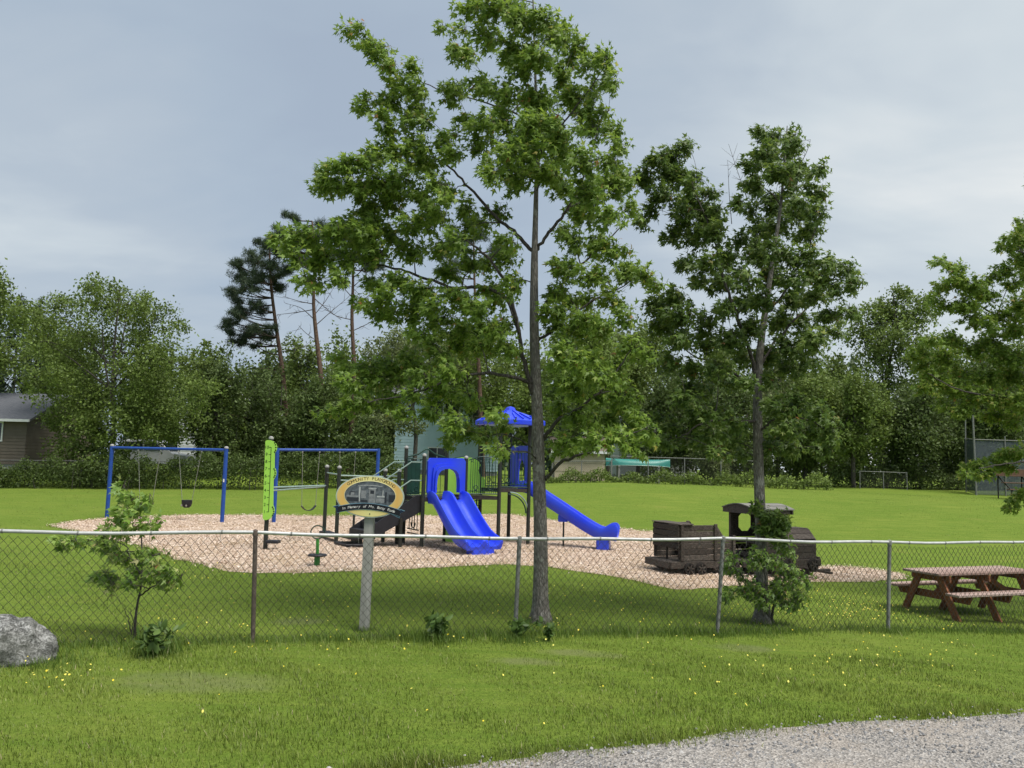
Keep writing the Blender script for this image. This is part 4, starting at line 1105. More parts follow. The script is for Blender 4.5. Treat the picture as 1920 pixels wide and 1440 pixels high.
M['white_paint'] = mat('white_trim', (.72,.73,.73), (.6,.61,.62), 5, .6)
M['glass'] = mat('dark_glass', (.02,.024,.03), (.035,.04,.045), 2, .12, .6)
def house(name, label, cat, org, w, dpt, zf, hw, rise, siding, board, roofm, windows, gable_front=False, over=.35, found=True):
    """front wall on local y=0 from x=0..w, raised floor zf, wall height hw"""
    Mx = Matrix.Translation(org)
    T = thing(name, label, cat, org)
    if found: mb = MB(Mx); mb.box((.05,.05,-.4), (w-.05,dpt-.05,zf)); mb.build('foundation', mat('foundation_'+name, (.36,.36,.35), (.26,.26,.25), 3, .9), T)
    mb = MB(Mx); mb.box((.03,.03,zf), (w-.03,dpt-.03,zf+hw)); wl = mb.build('wall', siding, T)
    if gable_front:
        mb = MB(Mx); mb.prism([(.03,.03,zf+hw),(w-.03,.03,zf+hw),(w/2,.03,zf+hw+rise)], (0,dpt-.06,0)); mb.build('gable', siding, T)
    nb = int(hw/board)
    def win_cut(z):  # boards run full width; windows are set proud of them
        return True
    for i in range(nb):
        z = zf + i*board
        mb = MB(Mx)
        mb.prism([(0,.03,z),(0,-.008,z),(0,.012,z+board*.98),(0,.03,z+board*.98)], (w,0,0)); mb.build('siding_board', siding, wl)
        if w < 30:
            mb = MB(Mx); mb.prism([(w-.03,0,z),(w+.008,0,z),(w-.012,0,z+board*.98),(w-.03,0,z+board*.98)], (0,dpt,0)); mb.build('siding_board', siding, wl)
    for (x0, x1, za, zb) in windows:
        fr = MB(Mx); t_ = .09
        fr.box((x0-t_,-.05,za-t_), (x1+t_,-.012,za)); fr.box((x0-t_,-.05,zb), (x1+t_,-.012,zb+t_)); fr.box((x0-t_,-.05,za), (x0,-.012,zb)); fr.box((x1,-.05,za), (x1+t_,-.012,zb)); fr.box(((x0+x1)/2-.03,-.045,za), ((x0+x1)/2+.03,-.012,zb))
        f = fr.build('window', M['white_paint'], T)
        mb = MB(Mx); mb.box((x0,-.02,za), (x1,-.010,zb)); mb.build('pane', M['glass'], f)
    zt = zf+hw
    mb = MB(Mx)
    if gable_front:
        for s_ in (0, 1):
            xa, xb = (-over, w/2) if s_ == 0 else (w+over, w/2); zl = zt - rise*over/(w/2)
            mb.prism([(xa,-over,zl),(xb,-over,zt+rise),(xb,-over,zt+rise+.14),(xa,-over,zl+.14)], (0,dpt+2*over,0))
    else:
        for s_ in (0, 1):
            ya, yb = (-over, dpt/2) if s_ == 0 else (dpt+over, dpt/2); zl = zt - rise*over/(dpt/2)
            mb.prism([(-over,ya,zl),(-over,yb,zt+rise),(-over,yb,zt+rise+.14),(-over,ya,zl+.14)], (w+2*over,0,0))
    rf = mb.build('roof', roofm, T)
    if not gable_front:
        zl = zt - rise*over/(dpt/2)
        mb = MB(Mx); mb.box((-over,-over-.10,zl-.02), (w+over,-over-.005,zl+.13)); mb.build('gutter', M['white_paint'], rf)
        for x in (0, w):
            mb = MB(Mx); mb.prism([(x-.02 if x == 0 else x-.03,.03,zt),(x-.02 if x == 0 else x-.03,dpt-.03,zt),(x-.02 if x == 0 else x-.03,dpt/2,zt+rise)], (.05,0,0)); mb.build('gable', siding, T)
    return T
brown = mat('brown_siding', (.155,.125,.10), (.125,.10,.082), 2, .7)
o = gx(-330, 47.0)
house('brown_house', 'brown sided house with grey shingle roof at the left picture edge', 'house', o, 11.6, 7.5, .35, 2.65, 1.65, brown, .19, M['roof_grey'], [(8.75,10.15,1.75,2.75),(3,5,1.6,2.7)])
blue_s = mat('pale_blue_siding', (.46,.62,.70), (.40,.55,.63), 2, .65)
o = gx(738, 58); 
house('pale_blue_house', 'pale blue two-storey house seen between trees behind the slide tower', 'house', o, 7.4, 7.5, .3, 5.6, 1.5, blue_s, .22, M['roof_grey'], [(2.3,3.4,4.1,5.3),(3.6,4.6,4.1,5.3),(2.5,3.7,1.0,1.9),(5.6,6.6,4.1,5.3)])
whites = mat('white_siding', (.62,.64,.66), (.52,.54,.57), 2, .65)
o = gx(664, 63)
house('white_garage', 'small white gabled garage left of the pale blue house', 'garage', o, 4.4, 6, .2, 2.9, 1.7, whites, .22, M['roof_grey'], [(1.4,2.6,1.2,2.2)], True)
o = gx(330, 66)
house('far_white_house', 'far white gabled house showing only its roof behind dark trees', 'house', o, 6.5, 8, .4, 4.2, 2.3, whites, .22, mat('pale_metal_roof', (.60,.62,.64), (.5,.52,.54), 3, .5), [(2.4,4.0,2,3.2)], True)
beige = mat('beige_stucco', (.50,.42,.32), (.43,.36,.27), 1.5, .85)
o = gx(1040, 47.5)
house('beige_shed', 'beige garden shed with brown roof behind the far fence', 'shed', o, 2.95, 3.0, .05, 1.72, .75, beige, .5, mat('brown_roof', (.16,.13,.11), (.11,.09,.075), 4, .9), [], False, .25)
o = gx(1160, 56)
house('white_cottage', 'white cottage glimpsed under the maple branches right of the shed', 'cottage', o, 5.4, 5, .3, 2.5, 1.5, whites, .22, M['roof_grey'], [(1.5,2.6,1.2,2.2),(3.6,4.6,1.2,2.2)])

def canoe():
    c = gx(1196, 45.0) + Vector((0,0,.95)); Ln = 3.6
    T = thing('canoe', 'teal green upturned canoe on a rack beyond the far fence', 'canoe', c)
    rings = []
    for i in range(17):
        t = -1 + i/8; w = .40*(1-abs(t)**2.6)+.012; h = .34 + .10*abs(t)**3; sag = .10*abs(t)**3
        rings.append([c + Vector((t*Ln/2, w*math.cos(a), h*math.sin(a)*(1 if math.sin(a) > 0 else .0) - sag*.6)) for a in [math.pi*k/8 for k in range(9)]])
    mb = MB(); mb.loft(rings, True, True); mb.build('hull', mat('teal_hull', (.035,.24,.20), (.03,.19,.16), 3, .4, .4), T, True)
    for s_ in (-1, 1):
        mb = MB(); mb.tube([r[0 if s_ > 0 else -1] for r in rings], .02, 6); mb.build('gunwale', M['pale_rail'], T, True)
    for x in (-1.1, 1.1):
        mb = MB(); mb.box((c.x+x-.05,c.y-.45,c.z-.12),(c.x+x+.05,c.y+.45,c.z-.02)); mb.box((c.x+x-.05,c.y-.42,c.z-1.0),(c.x+x+.05,c.y-.34,c.z-.121)); mb.box((c.x+x-.05,c.y+.34,c.z-1.0),(c.x+x+.05,c.y+.42,c.z-.121)); mb.build('rack', M['grey_wood'], T)
canoe()

def low_fence(label, a, b, h, n, mesh=True):
    T = thing('boundary_fence', label, 'fence', a)
    ps = [a.lerp(b, i/n) for i in range(n+1)]
    for p in ps: p.z = tz(p.x, p.y)
    for p in ps: mb = MB(); mb.tube([p-Vector((0,0,.15)), p+Vector((0,0,h+.04))], .026, 6); mb.build('post', M['galv_post'], T, True)
    for p, q in zip(ps[:-1], ps[1:]):
        mb = MB(); mb.tube([p+Vector((0,0,h)), q+Vector((0,0,h))], .02, 6); mb.build('rail', M['galv_post'], T, True)
    if mesh:
        V = []; Fq = []; L_ = (b-a).length; k = int(L_/.11)
        for i in range(k):
            for s_ in (1, -1):
                t0 = i/k; t1 = min(1, max(0, t0 + s_*h/L_))
                p = a.lerp(b, t0); q = a.lerp(b, t1)
                p.z = tz(p.x, p.y)+.05; q.z = tz(q.x, q.y)+h
                n_ = len(V); w = Vector((.004,0,0)); V += [p-w, p+w, q+w, q-w]; Fq.append((n_, n_+1, n_+2, n_+3))
        np_mesh('wire_mesh', np.array(V), [np.array(Fq)], M['wire'], T)
low_fence('thin grey boundary fence behind the swings at the left tree line', gx(-40, 43.3), gx(345, 43.3), 1.35, 4)
low_fence('silvery far fence in front of the beige shed', gx(1035, 43.6), gx(1146, 43.6), 1.15, 2)
low_fence('silvery far fence in front of the teal canoe', gx(1147, 43.7), gx(1420, 43.7), 1.42, 4)
low_fence('short far fence piece ending left of the ball backstop', gx(1612, 46.5), gx(1700, 46.5), 1.0, 2)

def backstop():
    d = 45.0; T = thing('backstop', 'tall ball backstop with dark mesh panels at the right edge of the lawn', 'backstop', gx(1826, d))
    def pole(px, top, dd, r):
        b = gx(px, dd); t = P(px-5 if r > .05 else px, top, dd); mb = MB(); mb.tube([b-Vector((0,0,.2)), Vector((t.x, b.y, t.z))], r, 8); mb.build('post', M['galv_post'], T, True); return b
    b0 = pole(1810, 786, 46.6, .035); b1 = pole(1829, 779, 44.6, .051); b2 = pole(1884, 818, 44.6, .035); b3 = gx(1960, 44.6)
    mb = MB(); mb.tube([b3-Vector((0,0,.2)), b3+Vector((0,0,4))], .05, 8); mb.build('post', M['galv'], T, True)
    for z in (1.36, 3.08):
        for p, q in ((b0, b1), (b1, b3)):
            mb = MB(); mb.tube([p+Vector((0,0,z)), q+Vector((0,0,z))], .026, 6); mb.build('rail', M['galv_post'], T, True)
    for (p, q) in ((b0, b1), (b1, b3)):
        V = []; Fq = []; L_ = (q-p).length; k = int(L_/.055)
        for i in range(k):
            a = p.lerp(q, i/k); n_ = len(V); w = (q-p).normalized()*.012
            V += [a-w+Vector((0,.03,.05)), a+w+Vector((0,.03,.05)), a+w+Vector((0,.03,3.05)), a-w+Vector((0,.03,3.05))]; Fq.append((n_, n_+1, n_+2, n_+3))
        for j in range(54):
            z = .06 + j*.055; n_ = len(V); V += [p+Vector((0,.034,z-.012)), q+Vector((0,.034,z-.012)), q+Vector((0,.034,z+.012)), p+Vector((0,.034,z+.012))]; Fq.append((n_, n_+1, n_+2, n_+3))
        np_mesh('wire_mesh', np.array(V), [np.array(Fq)], mat('backstop_wire', (.10,.12,.14), (.07,.085,.10), 3, .7), T)
backstop()
def bleacher():
    d = 41.5; b = gx(1896, d)
    T = thing('bleacher', 'small brown wooden bleacher on black legs in front of the backstop', 'bleacher', b)
    rw = mat('brown_plank', (.15,.085,.05), (.10,.06,.04), 4, .8)
    for i, (z, y) in enumerate(((1.22,.9),(.86,.45),(.52,0))):
        mb = MB(); mb.box((b.x-.1,b.y+y,b.z+z-.02),(b.x+2.6,b.y+y+.30,b.z+z+.03), .01); mb.build('plank', rw, T)
    mb = MB(); mb.box((b.x-.1,b.y+1.25,b.z+1.25),(b.x+2.6,b.y+1.29,b.z+1.58), .01); mb.build('back_board', rw, T)
    for x in (.05, 1.3, 2.45):
        mb = MB(); mb.tube([(b.x+x,b.y+1.27,b.z-.1),(b.x+x,b.y+1.24,b.z+1.25)], .035, 6); mb.tube([(b.x+x,b.y+.1,b.z-.1),(b.x+x,b.y+.1,b.z+.5)], .03, 6); mb.beam((b.x+x,b.y+.05,b.z+.45),(b.x+x,b.y+1.25,b.z+1.2), .04, .05); mb.build('leg', M['iron'], T)
bleacher()

def car():
    d = 49.5; c = gx(292, d); 
    T = thing('parked_suv', 'white parked car half hidden by the left hedge behind the swings', 'car', c)
    white = mat('white_car_paint', (.74,.76,.78), (.68,.70,.72), 2, .25, .5)
    # side profile, front to the right (x forward)
    pr = [(-2.2,.35),(-2.25,.9),(-2.1,1.15),(-1.75,1.75),(-1.5,1.82),(.2,1.80),(.55,1.68),(1.15,1.12),(1.3,1.06),(2.15,.92),(2.28,.72),(2.28,.38)]
    rings = []
    for y, k in ((-.88,.93),(-.80,1.0),(0,1.02),(.80,1.0),(.88,.93)):
        rings.append([Vector((c.x+x*(1 if abs(y) < .85 else .985), c.y+y*(1 if z < 1.1 else .86), c.z+(z-.7)*k+.7)) for x, z in pr])
    mb = MB(); mb.loft(rings, True, True); mb.build('body', white, T, True, angle=30)
    gl = M['glass']
    def pane(pts, y):
        mb = MB(); mb.prism([(c.x+x, c.y+y, c.z+z) for x, z in pts], (0,-.015,0)); mb.build('window', gl, T)
    pane([(-1.62,1.18),(-1.55,1.66),(-.55,1.68),(-.5,1.18)], -.80); pane([(-.42,1.18),(-.45,1.68),(.22,1.66),(.75,1.18)], -.80)
    mb = MB(); q = [Vector((c.x+.60,c.y-.66,c.z+1.65)),Vector((c.x+.60,c.y+.66,c.z+1.65)),Vector((c.x+1.12,c.y+.72,c.z+1.17)),Vector((c.x+1.12,c.y-.72,c.z+1.17))]; mb.prism(q, (.02,0,.02)); mb.build('windshield', gl, T)
    for x in (-1.4, 1.45):
        for y in (-.86, .86):
            mb = MB(); mb.lathe((c.x+x, c.y+y+.1, c.z+.34), [(.34,0),(.35,.03),(.35,.17),(.31,.2),(.2,.2)], 16, (0,-1,0)); wh = mb.build('wheel', M['black_pl'], T, True)
            mb = MB(); mb.lathe((c.x+x, c.y+y-.102, c.z+.34), [(.2,0),(.19,.012),(.05,.02)], 12, (0,-1,0)); mb.build('rim', M['galv'], wh)
    for y in (-.62, .62):
        mb = MB(); mb.box((c.x+2.2,c.y+y-.16,c.z+.72),(c.x+2.3,c.y+y+.16,c.z+.86), .02); mb.build('headlight', mat('headlight', (.6,.62,.64), None, 3, .2), T)
car()

# ================================================================ VEGETATION HELPERS
def norm(a): return a / np.maximum(np.linalg.norm(a, axis=-1, keepdims=True), 1e-9)
MAPLE = np.array([(0,0,0),(.50,.46,0),(.15,.44,0),(0,1.06,0),(-.15,.44,0),(-.50,.46,0)], float)
MAPLE[:, 2] = -.30*np.abs(MAPLE[:, 0])**1.2 - .18*MAPLE[:, 1]**2
MAPLE_F = np.array([(0,1,2),(0,2,4),(2,3,4),(0,4,5)])
OVAL = np.array([(0,0,0),(.26,.30,-.08),(0,.5,0),(-.26,.30,-.08),(.22,.68,-.12),(-.22,.68,-.12),(0,1,-.12)], float)
OVAL_F = np.array([(0,1,2),(0,2,3),(1,4,2),(3,2,5),(2,4,6),(2,6,5)])
DIAM = np.array([(0,0,0),(.30,.45,-.07),(0,1,-.10),(-.30,.45,-.07)], float)
DIAM_F = np.array([(0,1,2),(0,2,3)])
def place(tmpl, faces, pos, dr, nr, size):
    """stamp a leaf template at each pos, pointing along dr, facing nr"""
    dr = norm(dr); nr = nr - dr*np.sum(nr*dr, -1, keepdims=True); nr = norm(nr); xr = np.cross(dr, nr)
    k = len(tmpl)
    V = pos[:, None] + size[:, None, None]*(xr[:, None]*tmpl[None, :, :1] + dr[:, None]*tmpl[None, :, 1:2] + nr[:, None]*tmpl[None, :, 2:3])
    Fc = (faces[None] + (np.arange(len(pos))*k)[:, None, None]).reshape(-1, faces.shape[1])
    return V.reshape(-1, 3), Fc
def tubes_np(paths, n=5):
    """paths: list of (pts (m,3), radii (m)) -> V, F quads"""
    Vs = []; Fs = []; base = 0
    ang = np.arange(n)*2*np.pi/n
    for pts, r in paths:
        pts = np.asarray(pts, float); r = np.asarray(r, float); m = len(pts)
        if len(r) != m: r = np.interp(np.linspace(0, 1, m), np.linspace(0, 1, len(r)), r)
        t = norm(np.gradient(pts, axis=0)); ref = np.array([1., 0, 0]) if abs(t[0, 0]) < .8 else np.array([0, 1., 0])
        e1 = norm(ref - t*np.sum(ref*t, -1, keepdims=True)); e2 = np.cross(t, e1)
        ring = pts[:, None] + r[:, None, None]*(np.cos(ang)[None, :, None]*e1[:, None] + np.sin(ang)[None, :, None]*e2[:, None])
        Vs.append(ring.reshape(-1, 3))
        i = np.arange(m-1)[:, None]*n; k = np.arange(n)[None]
        Fs.append((np.stack([i+k, i+(k+1) % n, i+n+(k+1) % n, i+n+k], -1).reshape(-1, 4)) + base); base += m*n
    return np.concatenate(Vs), np.concatenate(Fs)
def spline(pts, k=5):
    pts = [np.array(p, float) for p in pts]; out = []
    for i in range(len(pts)-1):
        p0 = pts[max(i-1, 0)]; p1 = pts[i]; p2 = pts[i+1]; p3 = pts[min(i+2, len(pts)-1)]
        for j in range(k):
            t = j/k; out.append(.5*((2*p1) + (-p0+p2)*t + (2*p0-5*p1+4*p2-p3)*t*t + (-p0+3*p1-3*p2+p3)*t**3))
    out.append(pts[-1]); return np.array(out)

WIND = np.array([-.55, -.10, .02])
def maple(name, label, cat, base_px, trunk, limbs, clumps, leafm, lsize=.125, per=1.0, rspread=1.2, seed=1, tint_shift=0.0, trunk_flare=1.0, bare=(), group=None, barkm='bark', fill=.95):
    """trunk: [(px,py,width_px)], limbs: [[(px,py,doff,width_px)...]], clumps: [(px,py,rx,ry[,doff])]"""
    g = np.random.default_rng(seed)
    b = G(*base_px); d = b.y; k = d/F
    T = thing(name, label, cat, b, group)
    pt = lambda px, py, o=0: np.array(P(px, py, d+o))
    tp = spline([pt(x, y) for x, y, w in trunk], 6); tw = spline([(w, 0, 0) for x, y, w in trunk], 6)[:, 0]*k/2
    tp[0, 2] = b.z - .15
    paths_t = [(tp, tw)]
    Vt, Ft = tubes_np(paths_t, 16)
    # root flare and lumps
    hgt = Vt[:, 2]-b.z; cxy = np.array([b.x, b.y])
    fl = 1 + trunk_flare*.55*np.exp(-np.clip(hgt, 0, None)/.09)
    ang = np.arctan2(Vt[:, 1]-np.repeat(tp[:, 1], 16), Vt[:, 0]-np.repeat(tp[:, 0], 16))
    fl = fl*(1 + .05*np.sin(ang*3 + Vt[:, 2]*2.0) + trunk_flare*.16*np.sin(ang*5+1)*np.exp(-np.clip(hgt, 0, None)/.12) + g.normal(0, .012, len(Vt)))
    ctr = np.repeat(tp, 16, axis=0); Vt = ctr + (Vt-ctr)*fl[:, None]
    np_mesh('trunk', Vt, [Ft], M[barkm], T, smooth=True)
    nodes = [tp]; nrad = [tw]; paths = []
    for lb in limbs:
        q = spline([pt(x, y, o) for x, y, o, w in lb], 6); w = spline([(w_, 0, 0) for x, y, o, w_ in lb], 6)[:, 0]*k/2
        q[1:-1] += g.normal(0, .008, q[1:-1].shape)
        paths.append((q, w)); nodes.append(q); nrad.append(w)
    # clump centres with depth
    clumps = list(clumps) + [(c_[0]+g.normal(0, c_[2]*.55), c_[1]+g.normal(0, c_[3]*.55), c_[2]*.8, c_[3]*.8) + tuple(c_[4:]) for c_ in clumps if g.random() < fill]
    C = []
    txs = np.array([x for x, y, w in trunk]); tys = np.array([y for x, y, w in trunk])
    o_ = np.argsort(tys)
    for cl in clumps:
        x, y, rx, ry = cl[:4]
        if len(cl) > 4: off = cl[4]
        else:
            tx = np.interp(y, tys[o_], txs[o_]); lat = abs(x-tx)*k
            R_ = rspread*(0.55 + .45*min(1, max(0, (y+150)/500)))
            off = g.uniform(-1, 1)*math.sqrt(max(.10, R_*R_ - (lat*.75)**2))
        C.append((pt(x, y, off), rx*k, ry*k))
    trunkc = np.array([tp[np.argmin(np.linalg.norm(tp-c[0], axis=1))] for c in C])
    order = np.argsort([np.linalg.norm(c[0]-q) for c, q in zip(C, trunkc)])
    LP = []; LD = []; LS = []; LN = []; twigs = []
    for i in order:
        c, rx, ry = C[i]
        nd = np.concatenate(nodes); nr = np.concatenate(nrad)
        v = nd - c; dist = np.linalg.norm(v, axis=1)
        cost = dist + .9*np.maximum(0, v[:, 2]+.15*dist) + (nr < .003)*.3
        j = np.argmin(cost); s = nd[j]; L = dist[j]
        if L > .12:
            up = np.array([0, 0, .16*L]); m1 = s + (c-s)*.35 + up*.5 + g.normal(0, .03*L, 3); m2 = s + (c-s)*.7 + up*.8*.6 + g.normal(0, .03*L, 3)
            q = spline([s, m1, m2, c], 4); r0 = min(nr[j]*.75, .005 + .0075*L + .002); r = np.linspace(r0, .0035, len(q))
            paths.append((q, r)); nodes.append(q[2:]); nrad.append(r[2:])
            inw = norm((s-c)[None])[0]
        else: inw = np.array([0, 0, -1.])
        n_tw = max(5, int(33*per*math.sqrt(rx*ry)/.28)); rz = (rx+ry)/2
        for t in range(n_tw):
            dr = norm(g.normal(0, 1, 3)[None])[0]; e = c + dr*np.array([rx, rz, ry])*g.uniform(.55, 1.0)
            s0 = c + inw*rz*.4*g.uniform(0, 1); mid = (s0+e)/2 + g.normal(0, .03, 3) + np.array([0, 0, .04])
            q = spline([s0, mid, e], 4)
            if t % 2 == 0: twigs.append((q[::4], np.array([.0038, .003, .0018])))
            nl = max(6, int(g.integers(11, 16)*rz/.28))
            ts = g.uniform(.15, 1.0, nl); ts[0] = 1
            idx = ts*(len(q)-1); lo = np.clip(idx.astype(int), 0, len(q)-2); fr = (idx-lo)[:, None]
            p0 = q[lo]*(1-fr) + q[lo+1]*fr
            sd = norm(g.normal(0, 1, (nl, 3)))
            dd = norm(sd*.62 + norm(e-c)*.35 + WIND*1.1 + np.array([0, 0, -.38]))
            p0 = p0 + dd*g.uniform(.02, .06, (nl, 1))
            LP.append(p0); LD.append(dd); LS.append(lsize*g.uniform(.62, 1.15, nl)); LN.append(g.normal(0, .55, (nl, 3)) + np.array([.25, -.35, .75]))
    Vb, Fb = tubes_np(paths, 5); V3, F3 = tubes_np(twigs, 3); np_mesh('branches', np.concatenate([Vb, V3]), [np.concatenate([Fb, F3+len(Vb)])], M['bark_dark'], T, smooth=True)
    if bare:
        bp = []
        for x0, y0, x1, y1 in bare:
            s, e = pt(x0, y0), pt(x1, y1); q = spline([s, (s+e)/2 + g.normal(0, .03, 3), e], 4); bp.append((q, np.linspace(.006, .002, len(q))))
            for t in range(6):
                a = q[g.integers(2, len(q))]; bp.append((spline([a, a + g.normal(0, .08, 3) + (e-s)*.12], 3), np.linspace(.003, .0012, 4)))
        Vb, Fb = tubes_np(bp, 4); np_mesh('dead_twigs', Vb, [Fb], M['bark_dark'], T)
    pos = np.concatenate(LP); V, Fc = place(MAPLE, MAPLE_F, pos, np.concatenate(LD), np.concatenate(LN), np.concatenate(LS))
    # per leaf tint with gentle per-twig variation
    tw_ = np.concatenate([np.full(len(p), g.normal(0, .10)) for p in LP])
    ti = np.clip(g.beta(2.2, 2.6, len(pos))*.92 + tw_ + tint_shift, 0, .95)
    rd = g.random(len(pos)) < .012; ti[rd] = g.uniform(.94, 1, rd.sum())
    o = np_mesh('crown', V, [Fc], leafm, T, np.repeat(ti, len(MAPLE)))
    return T, len(pos)

BIG_TRUNK = [(1013,1168,31),(1013,1090,27.5),(1013,1000,25),(1011,900,23.5),(1009,800,22),(1004,700,19.5),(1001,600,17),(1002,500,14),(1004,420,10.5),(1006,330,8),(1006,230,6),(1003,120,4.5),(1000,20,3.2),(998,-60,2)]
BIG_LIMBS = [
 [(1001,745,0,10),(985,690,-.1,9),(972,620,-.25,8),(955,555,-.4,7),(925,495,-.5,5.5),(880,455,-.6,3.5),(835,430,-.7,2)],
 [(971,618,-.25,7.5),(948,560,-.1,7.2),(900,538,.1,7),(850,540,.3,6.5),(790,518,.3,5.5),(730,500,.35,4.5),(660,488,.3,3.2),(590,460,.3,2)],
 [(1001,475,0,8),(970,440,.1,7.5),(925,402,.25,6.5),(880,352,.4,5.2),(835,308,.5,4),(770,285,.6,3),(690,310,.6,1.8)],
 [(1005,470,0,7),(1030,435,-.1,6.5),(1062,395,-.3,5.2),(1095,330,-.4,3.6),(1120,240,-.5,2.2)],
 [(1002,605,0,6),(1035,555,.1,5),(1075,510,.2,4.5),(1120,470,.3,3.5),(1170,420,.4,2.2)],
 [(1003,722,0,8),(960,706,-.2,7),(905,700,-.35,6),(840,712,-.45,4.5),(770,738,-.5,3),(690,755,-.55,1.8)],
 [(1018,825,0,8),(1045,790,-.2,7),(1085,765,-.35,5.5),(1140,720,-.5,3.6),(1180,660,-.6,2)],
 [(1022,900,0,7.5),(1052,868,-.3,6.5),(1095,850,-.5,4.8),(1150,830,-.6,3),(1215,800,-.7,1.8)],
 [(1008,640,0,6),(1060,600,.3,5),(1110,565,.5,3.6),(1190,525,.7,2)],
 [(1006,260,0,4.5),(970,215,.2,3.8),(900,190,.35,3),(820,165,.4,2.3),(740,130,.4,1.6),(690,60,.4,1.2)],
 [(1006,300,0,4.5),(1050,240,-.2,3.6),(1110,160,-.3,2.4),(1145,110,-.3,1.5)]]
BIG_CLUMPS = [(1000,40,34,30,-.4),(985,125,34,28,-.45),(1015,195,34,28,-.45),(985,262,34,28,-.5),(1015,325,32,24,-.5),(960,320,30,24,-.6),(1035,585,30,22,-.4),(960,655,28,20,-.5),(620,340,30,18),(600,350,20,14),(655,420,34,20),(870,560,34,22,-.6),(800,545,34,18,-.5),(720,560,30,16,-.5),(660,720,30,14,-.6),(760,775,26,10,-.6),(800,770,26,10,-.6),(672,52,22,16),(690,80,26,16),(712,100,28,20),(735,125,28,22),(752,160,30,28),(785,165,28,28),(690,190,34,14),(735,190,38,20),(790,205,34,26),(770,225,26,16),
 (832,52,14,14),(852,85,20,28),(885,12,38,26),(930,18,36,36),(975,22,36,40),(1030,36,36,34),(1058,70,28,40),(880,105,30,24),(915,70,34,30),(965,95,38,38),(1018,105,40,36),(1070,115,26,30),(1100,120,22,22),(1140,115,24,28),(1148,150,20,28),(1118,165,30,24),
 (850,175,36,26),(905,160,36,26),(950,170,36,28),(1010,175,42,34),(1070,185,38,34),(1115,195,26,26),(880,225,34,20),(945,230,38,26),(1000,240,42,34),(1060,245,40,36),(1110,240,30,32),(1150,240,24,22),(1165,265,22,28),
 (730,248,30,14),(640,310,36,20),(612,322,24,12),(690,300,40,26),(740,280,36,24),(790,270,36,24),(845,255,28,18),(660,350,40,24),(700,350,40,30),(750,330,44,32),(800,310,40,28),(850,290,26,20),(690,395,36,26),(740,385,40,28),(790,365,38,26),(835,345,30,20),
 (900,270,30,28),(950,290,34,30),(1000,300,40,34),(1050,300,44,38),(1105,300,40,34),(1150,300,34,30),(925,330,26,20),(975,350,34,24),(1060,350,44,32),(1110,360,44,34),(1160,350,36,28),(1180,330,18,18),
 (545,440,26,26),(585,440,36,28),(630,450,38,28),(680,440,40,30),(730,430,40,30),(560,480,26,24),(605,495,36,26),(650,490,36,26),(700,480,38,26),(590,530,26,20),(640,525,26,18),
 (780,420,40,28),(825,400,36,24),(875,390,34,22),(780,470,40,26),(830,460,40,28),(880,430,36,24),(935,395,30,18),(950,480,34,28),(890,490,40,28),(840,510,36,20),(760,530,36,22),(700,530,26,16),
 (1100,410,40,28),(1150,410,36,28),(1075,450,36,28),(1125,460,36,28),(1060,500,36,28),(1160,470,34,26),(1110,515,40,26),(1175,515,40,20),(1215,520,30,18),(1235,535,18,14),(1055,550,36,26),(1105,565,34,26),(1150,560,36,24),
 (725,590,34,20),(690,575,22,14),(780,585,40,24),(830,590,40,26),(880,570,40,26),(930,560,34,26),(790,625,30,16),(850,630,36,22),(910,615,40,26),(950,610,30,26),(965,540,24,24),
 (1055,610,34,30),(1095,620,36,30),(1140,620,34,28),(1060,670,34,28),(1110,680,40,30),(1155,680,34,30),(1070,720,36,26),(1120,735,40,28),(1170,740,34,30),(1190,650,26,24),
 (650,690,28,14),(690,690,32,16),(735,685,36,18),(780,680,36,20),(830,665,36,22),(880,655,36,24),(925,650,34,24),(700,715,34,16),(750,710,36,18),(800,705,36,18),(850,695,34,20),
 (625,775,20,10),(655,765,28,14),(695,755,32,16),(740,745,32,16),(785,740,30,14),(830,735,30,14),(870,740,30,18),(895,752,26,16),(935,772,18,9),(850,790,28,20),(880,810,28,18),(915,815,26,16),(950,800,24,14),(845,830,18,12),(940,840,24,10),
 (1060,775,30,22),(1100,785,36,24),(1145,790,34,26),(1075,820,30,22),(1120,830,34,22),(1165,820,30,24),(1050,845,20,16),(1200,790,26,26),(1195,840,24,20),(1225,815,20,20)]
T1, nl1 = maple('maple_tree', 'tall young maple with thin grey trunk rising in front of the slides', 'maple tree', (1013,1166), BIG_TRUNK, BIG_LIMBS, BIG_CLUMPS, M['maple_leaf'], .092, 1.0, 1.35, 3)

T2_TRUNK = [(1431,1166,28),(1429,1110,23),(1426,1000,20),(1423,900,19),(1421,800,17.5),(1421,720,16),(1427,640,13),(1438,560,10.5),(1450,480,8),(1462,400,6),(1470,320,4.2),(1474,260,2.5),(1476,236,1.5)]
T2_LIMBS = [
 [(1421,725,0,8),(1408,670,-.1,7.5),(1385,600,-.25,6.5),(1362,540,-.4,5.2),(1345,470,-.45,4),(1325,410,-.5,2.8),(1285,330,-.55,1.6)],
 [(1424,690,0,6),(1450,645,.3,5),(1495,595,.5,4),(1545,545,.6,3),(1590,510,.7,1.8)],
 [(1421,745,0,6),(1390,710,.3,5),(1340,680,.5,4),(1290,660,.7,2.6),(1250,600,.8,1.6)],
 [(1421,790,0,6),(1380,790,-.3,5),(1330,790,-.5,3.6),(1275,820,-.6,2)],
 [(1422,810,0,5.5),(1460,785,-.3,4.6),(1510,785,-.5,3.2),(1560,815,-.6,1.8)],
 [(1436,590,0,5),(1470,550,-.3,4),(1510,490,-.4,3),(1530,420,-.5,1.8)]]
